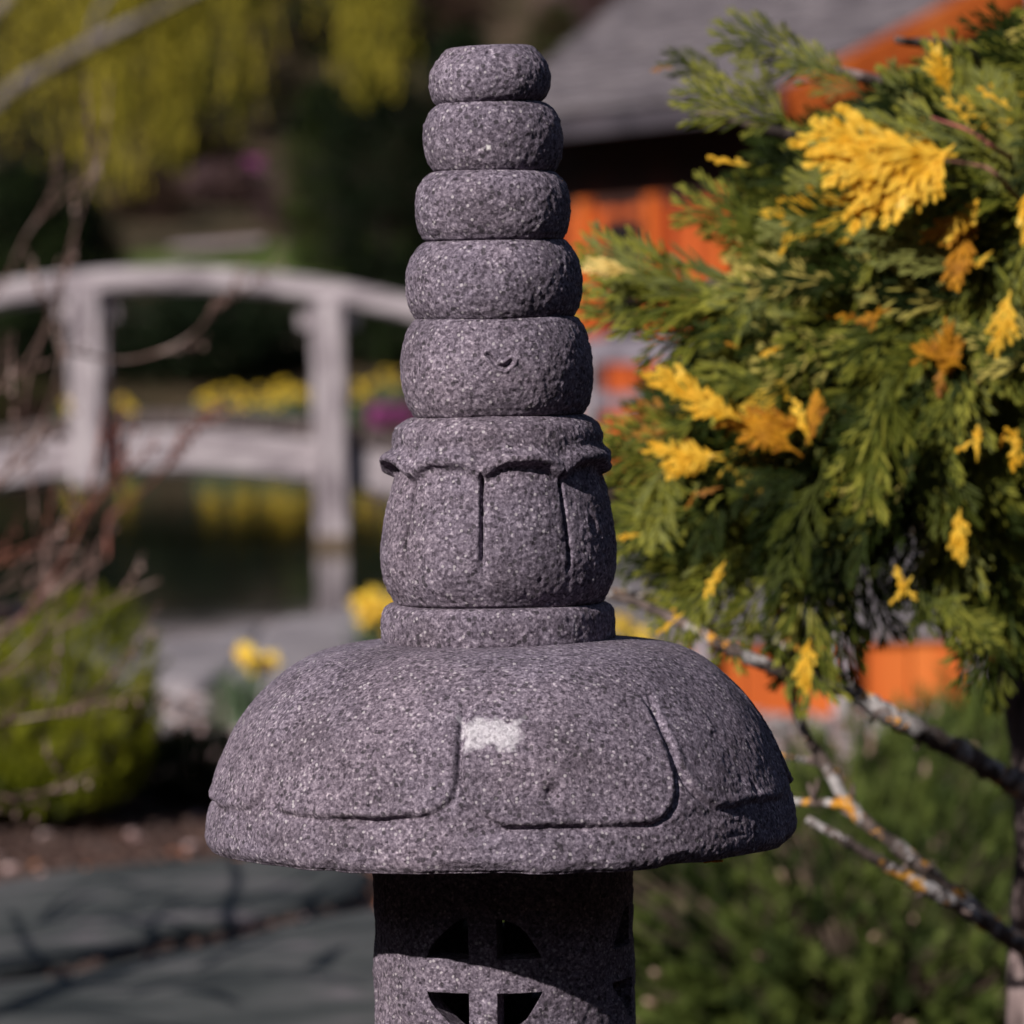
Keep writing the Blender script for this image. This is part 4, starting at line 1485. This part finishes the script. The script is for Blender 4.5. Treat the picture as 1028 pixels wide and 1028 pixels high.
for k, (px, py, wd, lab) in enumerate([(212, 394, 22, 'leftmost yellow clump of the row seen over the bridge deck'), (240, 391, 24, 'yellow clump second from the left in the row over the bridge deck'), (268, 392, 26, 'wide yellow clump in the middle of the row over the bridge deck'),
                                       (290, 386, 22, 'yellow clump just left of the right bridge post'), (311, 389, 18, 'yellow clump touching the right bridge post'), (367, 385, 20, 'yellow clump just right of the right bridge post'), (392, 372, 16, 'small yellow clump near the lowest finial ring'),
                                       (131, 402, 16, 'lone yellow clump right of the left bridge post'), (73, 398, 15, 'lone yellow clump behind the left bridge post')]):
    far_drift(lab, px, py + 7, 42.4, wd, 60 + k, PET, n=int(wd * .4), fs=.045)
MAG = leafmat('magenta_bloom', (.22, .03, .16), (.34, .07, .26), 10, .2)
far_drift('magenta heather clump beside the lowest ring of the lantern', 392, 418, 42.2, 40, 80, MAG, 'heather', 90, 'shrub', .06, 'magenta heathers on the far bank')
far_drift('faint magenta heather high on the slope behind the bridge', 255, 165, 70, 16, 81, MAG, 'heather', 14, 'shrub', .06, 'magenta heathers on the far bank')


# ------------------------------------------------------------------ leafy shrubs and trees beyond the pond
def leaf_tpl(seed, n=60, w_=.12, hang=0.0):
    r = random.Random(seed)
    V_, Q_ = [], []
    for k in range(n):
        while True:
            p = np.array([r.uniform(-1, 1) for _ in range(3)])
            if p @ p < 1:
                break
        d = np.array([r.uniform(-1, 1), r.uniform(-1, 1), r.uniform(-1, 1) - hang]); d /= np.linalg.norm(d)
        s_ = np.cross(d, [r.uniform(-1, 1), r.uniform(-1, 1), 1]); s_ /= np.linalg.norm(s_)
        L = w_ * r.uniform(.7, 1.4)
        b0 = len(V_)
        V_ += [p - d * L, p + s_ * L * .45, p + d * L, p - s_ * L * .45]
        Q_.append((b0, b0 + 1, b0 + 2, b0 + 3))
    return np.array(V_), np.array(Q_), None


LT = [leaf_tpl(k) for k in range(5)]
TRK = noisy('far_trunk_bark', [(.4, (.06, .045, .04)), (.6, (.13, .10, .09))], 4)


def leafy(name, label, cat, px, pbase, ptop, wpx, D, mats, seed, n=130, cl=.28, group=None, shape='round', zbase=None):
    r = random.Random(seed)
    c_ = P(px, pbase, D)
    z0 = zg(c_.x, c_.y)
    ztop = P(px, ptop, D).z
    h = ztop - z0
    w_ = wpx / FPX * D / 2
    root = thing(name, label, cat, (c_.x, c_.y, z0), group)
    bk = Bulk(); st = MB()
    base = Vector((c_.x, c_.y, z0 - .1))
    st.tube([base, base + Vector((.03, 0, h * .35)), base + Vector((0, .03, h * .75))], [w_ * .09, w_ * .07, w_ * .03], 8, 0, .1, seed)
    for k in range(n):
        a = r.uniform(0, 6.28)
        t = r.uniform(0, 1)
        prof = (math.sin(math.pi * min(1, t * .85 + .18)) ** .6) if shape == 'round' else (1.08 - t) ** .8
        q_ = prof * w_ * r.uniform(.35, 1.0)
        p_ = Vector((c_.x + math.cos(a) * q_, c_.y + math.sin(a) * q_, z0 + h * (.06 + .9 * t)))
        s_ = w_ * cl * r.uniform(.6, 1.4)
        M3 = np.eye(3) * s_
        ang = r.uniform(0, 6.28)
        M3 = M3 @ np.array([[math.cos(ang), -math.sin(ang), 0], [math.sin(ang), math.cos(ang), 0], [0, 0, .8]])
        bk.add(r.choice(LT), M3, np.array(p_), r.randrange(len(mats)))
        if k % 8 == 0:
            st.tube([base + Vector((0, 0, h * min(.75, t))), p_], [w_ * .03, w_ * .012], 5)
    bk.build('crown', mats, root, False)
    st.build('trunk', TRK, root, True)
    return root


DK1 = leafmat('shaded_evergreen', (.006, .010, .006), (.016, .024, .012), 1.2, .05, spec=.02)  # shade on the far evergreens is put into their leaf colour
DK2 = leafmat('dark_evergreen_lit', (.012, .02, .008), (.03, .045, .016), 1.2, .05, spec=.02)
OL1 = leafmat('olive_leaf', (.03, .045, .012), (.065, .09, .02), 1.0, .2, spec=.02)
BR1 = leafmat('brown_twiggy', (.05, .028, .024), (.10, .060, .05), .8, .1, spec=.02)
BR2 = leafmat('dull_brown', (.035, .024, .016), (.07, .048, .03), .8, .1, spec=.02)
PK1 = leafmat('dull_mauve', (.10, .06, .07), (.17, .11, .12), .8, .1, spec=.02)
GYB = 'trees and shrubs on the slope beyond the pond'
LST = [
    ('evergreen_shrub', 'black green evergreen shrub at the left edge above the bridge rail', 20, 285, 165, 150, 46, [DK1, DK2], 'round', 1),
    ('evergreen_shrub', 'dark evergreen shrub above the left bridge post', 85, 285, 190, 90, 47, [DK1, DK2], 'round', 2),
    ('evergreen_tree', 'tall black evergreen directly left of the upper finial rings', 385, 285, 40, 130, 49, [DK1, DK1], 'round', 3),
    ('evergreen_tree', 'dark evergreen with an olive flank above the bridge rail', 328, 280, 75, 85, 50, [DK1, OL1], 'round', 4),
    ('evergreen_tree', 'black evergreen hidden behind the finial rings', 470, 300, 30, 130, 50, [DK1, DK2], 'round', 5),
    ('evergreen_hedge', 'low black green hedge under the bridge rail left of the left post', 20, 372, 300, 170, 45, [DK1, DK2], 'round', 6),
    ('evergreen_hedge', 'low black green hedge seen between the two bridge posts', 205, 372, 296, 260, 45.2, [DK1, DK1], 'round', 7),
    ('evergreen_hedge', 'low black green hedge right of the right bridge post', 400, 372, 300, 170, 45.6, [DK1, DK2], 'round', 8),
    ('brown_shrub', 'dull brown twiggy shrub behind the left of the lawn', 150, 245, 175, 90, 64, [BR1, BR2], 'round', 9),
    ('brown_shrub', 'reddish brown shrub behind the middle of the lawn', 225, 240, 170, 100, 66, [BR1, PK1], 'round', 10),
    ('brown_shrub', 'mauve brown shrub behind the right of the lawn', 300, 245, 180, 80, 63, [PK1, BR2], 'round', 11),
    ('brown_shrub', 'brown shrub between the lawn and the willow curtain', 190, 190, 110, 110, 74, [BR1, BR2, OL1], 'round', 12),
    ('dark_tree', 'dark tree behind the left part of the willow curtain', 40, 190, -20, 150, 70, [DK2, BR2], 'round', 13),
    ('dark_tree', 'dark tree behind the middle of the willow curtain', 150, 150, -40, 150, 78, [DK2, BR2, OL1], 'round', 14),
    ('dark_tree', 'dark brown tree between the willow curtain and the black evergreen', 265, 160, -40, 150, 76, [BR2, DK2], 'round', 15),
    ('dark_tree', 'olive brown tree above the black evergreen at the top edge', 365, 130, -50, 150, 82, [BR2, OL1, DK2], 'round', 16),
    ('brown_shrub', 'brown leafless shrub at the top edge left of the finial tip', 440, 110, -30, 130, 86, [BR1, BR2], 'round', 17),
    ('brown_shrub', 'pale mauve brown shrub at the top edge right of the finial tip', 600, 100, -20, 120, 88, [PK1, BR1], 'round', 18),
    ('olive_shrub', 'olive green shrub right of the finial tip above the roof corner', 560, 130, 10, 80, 80, [OL1, BR2], 'round', 19),
    ('brown_shrub', 'brown shrub behind the grey roof at the top edge', 680, 90, -40, 120, 90, [BR1, PK1, BR2], 'round', 20),
    ('olive_shrub', 'olive shrub low on the bank beyond the water at the left edge', 15, 425, 385, 100, 43, [BR1, OL1], 'round', 21),
    ('evergreen_shrub', 'dark shrub between the finial and the orange house', 560, 420, 300, 90, 44, [DK1, DK2], 'round', 22),
]
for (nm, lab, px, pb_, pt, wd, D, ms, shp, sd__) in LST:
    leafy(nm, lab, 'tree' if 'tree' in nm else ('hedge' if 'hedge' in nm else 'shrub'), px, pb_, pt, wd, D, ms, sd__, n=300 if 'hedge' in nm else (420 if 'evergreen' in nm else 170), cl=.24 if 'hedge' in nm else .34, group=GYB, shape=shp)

# pale path patch in the lawn
pp = [G(0, 0)] 
mbp = MB()
pv = []
for (x, y) in [(-4.9, 58.2), (-4.2, 57.6), (-3.5, 57.9), (-3.5, 59.3), (-4.2, 59.6), (-4.8, 59.4)]:
    pv.append((x, y, zg(x, y) + .12))
po = mesh_obj('path', np.array(pv), [tuple(range(6))], noisy('pale_path', [(.4, (.25, .19, .20)), (.6, (.36, .29, .30))], 3), None, False)
tag(po, kind='structure')

# ------------------------------------------------------------------ the willow
WIL = leafmat('willow_leaf', (.30, .25, .028), (.50, .41, .055), 1.2, .35, spec=.05)
WIL2 = leafmat('willow_leaf_dark', (.11, .10, .012), (.20, .18, .02), 1.5, .3, spec=.05)
WBR = noisy('willow_bark', [(.4, (.10, .08, .08)), (.6, (.20, .17, .17))], 6)
wx = P(-120, 300, 38).x
willow = thing('willow_tree', 'weeping willow with yellow green hanging strands at the upper left', 'tree', (wx, 38, zg(wx, 38)))
mb = MB()
mb.tube([(wx, 38, -.6), (wx + .1, 38, 1.5), (wx + .1, 38, 3), (wx + .5, 38, 5)], [.28, .24, .2, .1], 12, 0, .08, 1)
mb.build('trunk', WBR, willow, True)
limb('branch', [Vector((wx + .1, 38, 2.0)), P(0, 104, 36), P(45, 72, 35), P(90, 45, 34), P(165, 8, 34), P(260, -40, 34)], .09, .03, willow, WBR, seed=4)
limb('branch', [Vector((wx + .1, 38, 3.0)), P(40, -30, 37), P(160, -60, 37), P(320, -50, 37), P(420, -30, 37)], .09, .03, willow, WBR, seed=5)
limb('branch', [P(90, 45, 34), P(100, 10, 34), P(130, -30, 34)], .035, .015, willow, WBR, seed=6)
rw_ = random.Random(14)
VV, QQ, MM = [], [], []
n_ = 0
strands = []
for k in range(270):
    u = rw_.random()
    if u < .66:
        cl_ = rw_.choice([(8, 150), (35, 120), (62, 170), (95, 185), (112, 200), (122, 205), (150, 165), (170, 175), (176, 150)]); px = cl_[0] + rw_.gauss(0, 12); bot = cl_[1] - rw_.uniform(0, 1) ** 2 * 110
        bright = 0
    elif u < .84:
        cl_ = rw_.choice([(205, 110), (225, 150), (245, 140), (290, 60)]); px = cl_[0] + rw_.gauss(0, 6); bot = cl_[1] - rw_.uniform(0, 70)
        bright = 0
    else:
        px = rw_.choice([350, 375, 390]) + rw_.gauss(0, 9); bot = rw_.uniform(60, 112); bright = 0
    px = max(-60, px)
    D = rw_.uniform(34, 40)
    if rw_.random() < .30:
        bright = 1
    strands.append((px, bot, D, bright))
for (px, bot, D, bright) in strands:
    a = P(px - rw_.uniform(-8, 8), -70, D); b0 = P(px, bot, D)
    L = (a - b0).length
    nl = int(L / .055)
    for e in range(nl):
        t = e / nl
        c_ = a.lerp(b0, t) + Vector((.10 * math.sin(t * 3 + px), 0, 0))
        an = rw_.uniform(0, 6.28)
        d = Vector((math.cos(an) * .5, math.sin(an) * .5, -1)).normalized() * rw_.uniform(.06, .11)
        s_ = Vector((-math.sin(an), math.cos(an), 0)) * .016
        VV += [c_, c_ + d * .5 + s_, c_ + d, c_ + d * .5 - s_]
        QQ.append((n_, n_ + 1, n_ + 2, n_ + 3)); MM.append(bright)
        n_ += 4
    # the strand's own stem
    s_ = Vector((.006, 0, 0)); t_ = Vector((0, .006, 0))
    m_ = a.lerp(b0, .5) + Vector((.10 * math.sin(1.5 + px), 0, 0))
    VV += [a - s_, a + t_, a + s_, m_ - s_, m_ + t_, m_ + s_, b0]
    QQ += [(n_, n_ + 1, n_ + 4, n_ + 3), (n_ + 1, n_ + 2, n_ + 5, n_ + 4), (n_ + 3, n_ + 4, n_ + 6, n_ + 6), ]
    QQ.pop()
    MM += [1, 1]
    n_ += 7
o = mesh_obj('strands', np.array([tuple(v) for v in VV]), np.array(QQ), [WIL, WIL2], willow, False, MM)

# ------------------------------------------------------------------ the orange timber house
ORANGE = noisy('orange_stained_boards', [(.3, (.36, .065, .012)), (.55, (.54, .115, .018)), (.75, (.64, .17, .035))], 3, stretch=(2, 2, .3), rough=.6, bump=.2, bscale=12)
BROWN = noisy('brown_timber_and_shade', [(.3, (.025, .010, .008)), (.7, (.07, .025, .018))], 3)  # timber colour that also paints shade under the eave and gable
ROOFG = noisy('grey_shingles', [(.36, (.075, .064, .078)), (.5, (.165, .145, .165)), (.66, (.28, .25, .27))], 4, stretch=(1, .6, 12), detail=7, bump=.5, bscale=12)
FASC = noisy('dark_fascia', [(.3, (.035, .03, .04)), (.7, (.07, .06, .075))], 3)
ZE = 2.396
A_ = P(785, 92, 23.0); A_ = Vector((A_.x, 23.0, ZE))
rB = ray(555, 118)
B_ = CAM + rB * ((ZE - CAMZ) / rB.z)
u_ = Vector((A_.x - B_.x, A_.y - B_.y, 0)).normalized()
n_h = Vector((-u_.y, u_.x, 0))
if n_h.x < 0:
    n_h = -n_h
pitch = .457
slope_dir = (n_h + Vector((0, 0, pitch))).normalized()
pn = u_.cross(slope_dir).normalized()
if pn.z < 0:
    pn = -pn


def on_roof(px, py):
    r_ = ray(px, py)
    t = (A_ - CAM).dot(pn) / r_.dot(pn)
    return CAM + r_ * t


def roof_uv(p):
    d = p - A_
    return d.dot(u_), d.dot(slope_dir)


Q1, Q2 = on_roof(550, 63), on_roof(622, 2)
u1, v1 = roof_uv(Q1); u2, v2 = roof_uv(Q2)
RUN = 2.9
house = thing('timber_house', 'orange timber house with grey shingle roof behind the cedar', 'house', tuple(A_ + n_h * 1.5 - u_ * 1.5)[:2] + (zg(1.5, 24),))
# shingle courses
rf = MB()
nc = 20
us = lambda v: u1 + (u2 - u1) * (v - v1) / (v2 - v1)
rr_ = random.Random(6)
for k in range(nc):
    v0 = RUN * k / nc - .02; v3 = RUN * (k + 1) / nc + .05
    ua, ub = us(v0), .0
    # split the course in shingles
    x = ua
    while x < ub:
        wv_ = rr_.uniform(.10, .2)
        xe = min(ub, x + wv_)
        lift = rr_.uniform(0, .010)
        a0 = A_ + u_ * (x + .003) + slope_dir * (v0 + rr_.uniform(-.012, .012)) + pn * (.035 + lift)
        a1 = A_ + u_ * (xe - .003) + slope_dir * (v0 + rr_.uniform(-.012, .012)) + pn * (.035 + lift)
        a2 = A_ + u_ * (xe - .003) + slope_dir * v3 + pn * .006
        a3 = A_ + u_ * (x + .003) + slope_dir * v3 + pn * .006
        dn = pn * .018
        rf.add([a0, a1, a2, a3, a0 - dn, a1 - dn, a2 - dn, a3 - dn], [(0, 1, 2, 3), (4, 7, 6, 5), (0, 4, 5, 1), (1, 5, 6, 2), (2, 6, 7, 3), (3, 7, 4, 0)], 0)
        x = xe
# roof board below
c0 = [A_ + u_ * us(0), A_, A_ + slope_dir * RUN, A_ + u_ * us(RUN) + slope_dir * RUN]
rf.add([p_ + pn * .0 for p_ in c0] + [p_ - pn * .07 for p_ in c0], [(0, 1, 2, 3), (7, 6, 5, 4), (0, 4, 5, 1), (1, 5, 6, 2), (2, 6, 7, 3), (3, 7, 4, 0)], 1)
# far slope
rd = A_ + slope_dir * RUN; rdf = A_ + u_ * us(RUN) + slope_dir * RUN
dsl = (n_h - Vector((0, 0, pitch))).normalized()
c1 = [rdf, rd, rd + dsl * RUN, rdf + dsl * RUN]
rf.add([p_ for p_ in c1] + [p_ - Vector((0, 0, .08)) for p_ in c1], [(0, 1, 2, 3), (7, 6, 5, 4), (0, 4, 5, 1), (1, 5, 6, 2), (2, 6, 7, 3), (3, 7, 4, 0)], 0)
rfo = rf.build('roof', [ROOFG, BROWN], house)
# fascia under the eave and orange barge boards
mb = MB()
L0 = -us(0)
mb.box(A_ - u_ * L0 / 2 - Vector((0, 0, .075)) - n_h * .015, (u_ * (L0 / 2), n_h * .018, Vector((0, 0, .06))))
mb.build('fascia', FASC, rfo)
mb = MB()
ppd = Vector((0, 0, 1)) - slope_dir * slope_dir.z; ppd.normalize()
mb.box(A_ + slope_dir * (RUN / 2) + u_ * .03 - ppd * .10, (slope_dir * (RUN / 2), u_ * .028, ppd * .105))
mb.build('barge_board', ORANGE, rfo)
mb = MB()
pp2 = Vector((0, 0, 1)) - dsl * dsl.z; pp2.normalize()
mb.box(rd + dsl * (RUN / 2) + u_ * .03 - pp2 * .10, (dsl * (RUN / 2), u_ * .028, pp2 * .105))
mb.build('barge_board', ORANGE, rfo)
# rafters tails under the eave
for k in range(6):
    mb = MB()
    s_ = -L0 * (k + .4) / 6
    mb.box(A_ + u_ * s_ + slope_dir * .55 - pn * .13, (slope_dir * .5, u_ * .035, pn * .055))
    mb.build('rafter', BROWN, rfo)
# eave-side wall: posts, boards, dark panel painted for the eave's shadow
IN = .50
gz = .12
w0 = A_ + n_h * IN - u_ * .55          # near end
wl = L0 - .55 + .1
wd0 = w0 - u_ * wl
ztop = ZE + IN * pitch - .09
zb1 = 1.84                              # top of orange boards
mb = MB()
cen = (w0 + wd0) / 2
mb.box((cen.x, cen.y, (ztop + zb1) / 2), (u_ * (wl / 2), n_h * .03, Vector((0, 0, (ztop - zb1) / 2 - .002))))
mb.build('eave_shade_panel', BROWN, house)
k = 0
x = 0
wallb = MB()
while x < wl - .01:
    bw_ = .17
    p_ = w0 - u_ * (x + bw_ / 2)
    off = n_h * (-.012 if k % 2 else .006)
    wallb.box((p_.x + off.x, p_.y + off.y, (gz + zb1) / 2), (u_ * (bw_ / 2 - .004), n_h * .02, Vector((0, 0, (zb1 - gz) / 2))))
    x += bw_; k += 1
wallb.build('wall', noisy('red_stained_boards', [(.36, (.16, .028, .010)), (.5, (.38, .066, .014)), (.66, (.56, .12, .025))], 3.2, stretch=(2.5, 2.5, .5), rough=.6), house)
for s_ in (0, .26, .5, .76, 1):
    p_ = w0 - u_ * (wl * s_) - n_h * .05
    mb = MB()
    mb.box((p_.x, p_.y, (gz + 1.90) / 2), (u_ * .06, n_h * .05, Vector((0, 0, (1.90 - gz) / 2))))
    mb.build('post', ORANGE, house)
for s_ in (.62,):
    p_ = w0 - u_ * (wl * s_) - n_h * .045
    mb = MB()
    mb.box((p_.x, p_.y, 1.35), (u_ * .22, n_h * .03, Vector((0, 0, .42))), 0)
    wo_ = mb.build('window', BROWN, house)
    mb = MB()
    q_ = p_ - n_h * .034
    mb.box((q_.x, q_.y, 1.35), (u_ * .18, n_h * .004, Vector((0, 0, .38))), 0)
    gm, gn, glk, gb = mat('dark_window_glass')
    gb.inputs['Base Color'].default_value = (.01, .01, .012, 1); gb.inputs['Roughness'].default_value = .1
    mb.build('pane', gm, wo_)
# recessed gable end wall, dark to paint the open gable's shade, and back walls
ge0 = w0; span = 2 * (RUN * slope_dir.dot(n_h)) - 2 * IN
ge1 = ge0 + n_h * span
rz = (rd.z - .12)
gm_ = MB()
apex = (ge0 + ge1) / 2
th = u_ * .04
pts = [Vector((ge0.x, ge0.y, gz)), Vector((ge1.x, ge1.y, gz)), Vector((ge1.x, ge1.y, ztop)), Vector((apex.x, apex.y, rz)), Vector((ge0.x, ge0.y, ztop))]
# starts just behind the near wall's end so the faces do not share a plane
pts = [p_ - u_ * .06 + n_h * .035 if i_ in (0, 4) else p_ - u_ * .06 for i_, p_ in enumerate(pts)]
m_ = 5
gm_.add([p_ for p_ in pts] + [p_ - th for p_ in pts], [tuple(range(5)), tuple(range(9, 4, -1))] + [(e, e + 5, (e + 1) % 5 + 5, (e + 1) % 5) for e in range(5)])
gm_.build('gable_wall', BROWN, house)
gm_ = MB()
bc = (ge1 + (wd0 + n_h * span)) / 2
gm_.box((bc.x, bc.y, (gz + ztop) / 2), (u_ * (wl / 2 - .1), n_h * .04, Vector((0, 0, (ztop - gz) / 2))))
fe = (wd0 + wd0 + n_h * span) / 2 + u_ * .08
gm_.box((fe.x, fe.y, (gz + ztop) / 2), (n_h * (span / 2 - .06), u_ * .04, Vector((0, 0, (ztop - gz) / 2))))
gm_.build('wall', ORANGE, house)['label'] = 'rear and far end walls'

GREYW = noisy('grey_rail_timber', [(.3, (.10, .085, .11)), (.6, (.20, .18, .22))], 6)
# porch railing in front of the house: weathered grey rails
rail = P(592, 345, 22.6)
rl0 = Vector((P(588, 345, 23.6).x, 23.6, 0)); rl1 = rl0 + u_ * 1.4 + Vector((.55, 0, 0))
prail = thing('porch_railing', 'grey weathered railing in front of the orange house wall', 'railing', (rl0.x, rl0.y, .05))
dv = (rl1 - rl0); dl = dv.length; dv.normalize(); dn_ = Vector((-dv.y, dv.x, 0))
for zc_, hh in ((.95, .075), (.66, .045)):
    mb = MB(); c_ = (rl0 + rl1) / 2
    mb.box((c_.x, c_.y, zc_), (dv * (dl / 2), dn_ * .05, Vector((0, 0, hh)))); mb.build('rail', GREYW, prail)
for s_ in (0.02, .5, .98):
    c_ = rl0 + dv * dl * s_ - dn_ * .0
    mb = MB(); mb.box((c_.x, c_.y, .47), (dv * .05, dn_ * .062, Vector((0, 0, .45)))); mb.build('post', WOODV, prail)

# low orange boarded deck front on the right
dk = thing('garden_deck', 'low garden deck with an orange boarded front behind the bare limbs', 'deck', (P(860, 725, 10.9).x, 10.9, 0))
x0, x1 = P(690, 725, 10.9).x, 2.6
mb = MB()
x = x0
k = 0
while x < x1:
    mb.box((x + .075, 10.9 + (.006 if k % 2 else 0), .085), ((.072, 0, 0), (0, .015, 0), (0, 0, .105)))
    x += .15; k += 1
mb.build('front_boards', ORANGE, dk)
mb = MB()
y = 10.93
while y < 14.2:
    mb.box(((x0 + x1) / 2, y, .205), (((x1 - x0) / 2 + .03, 0, 0), (0, .065, 0), (0, 0, .014)))
    y += .14
mb.build('deck_boards', noisy('grey_deck_boards', [(.3, (.10, .085, .09)), (.6, (.20, .175, .185))], 5, stretch=(.4, 3, 1)), dk)
for px in (705, 845, 977, 1100):
    xx = P(px, 700, 10.85).x
    mb = MB(); mb.box((xx, 10.85, .10), ((.022, 0, 0), (0, .022, 0), (0, 0, .125))); mb.build('post', WOODV, dk)
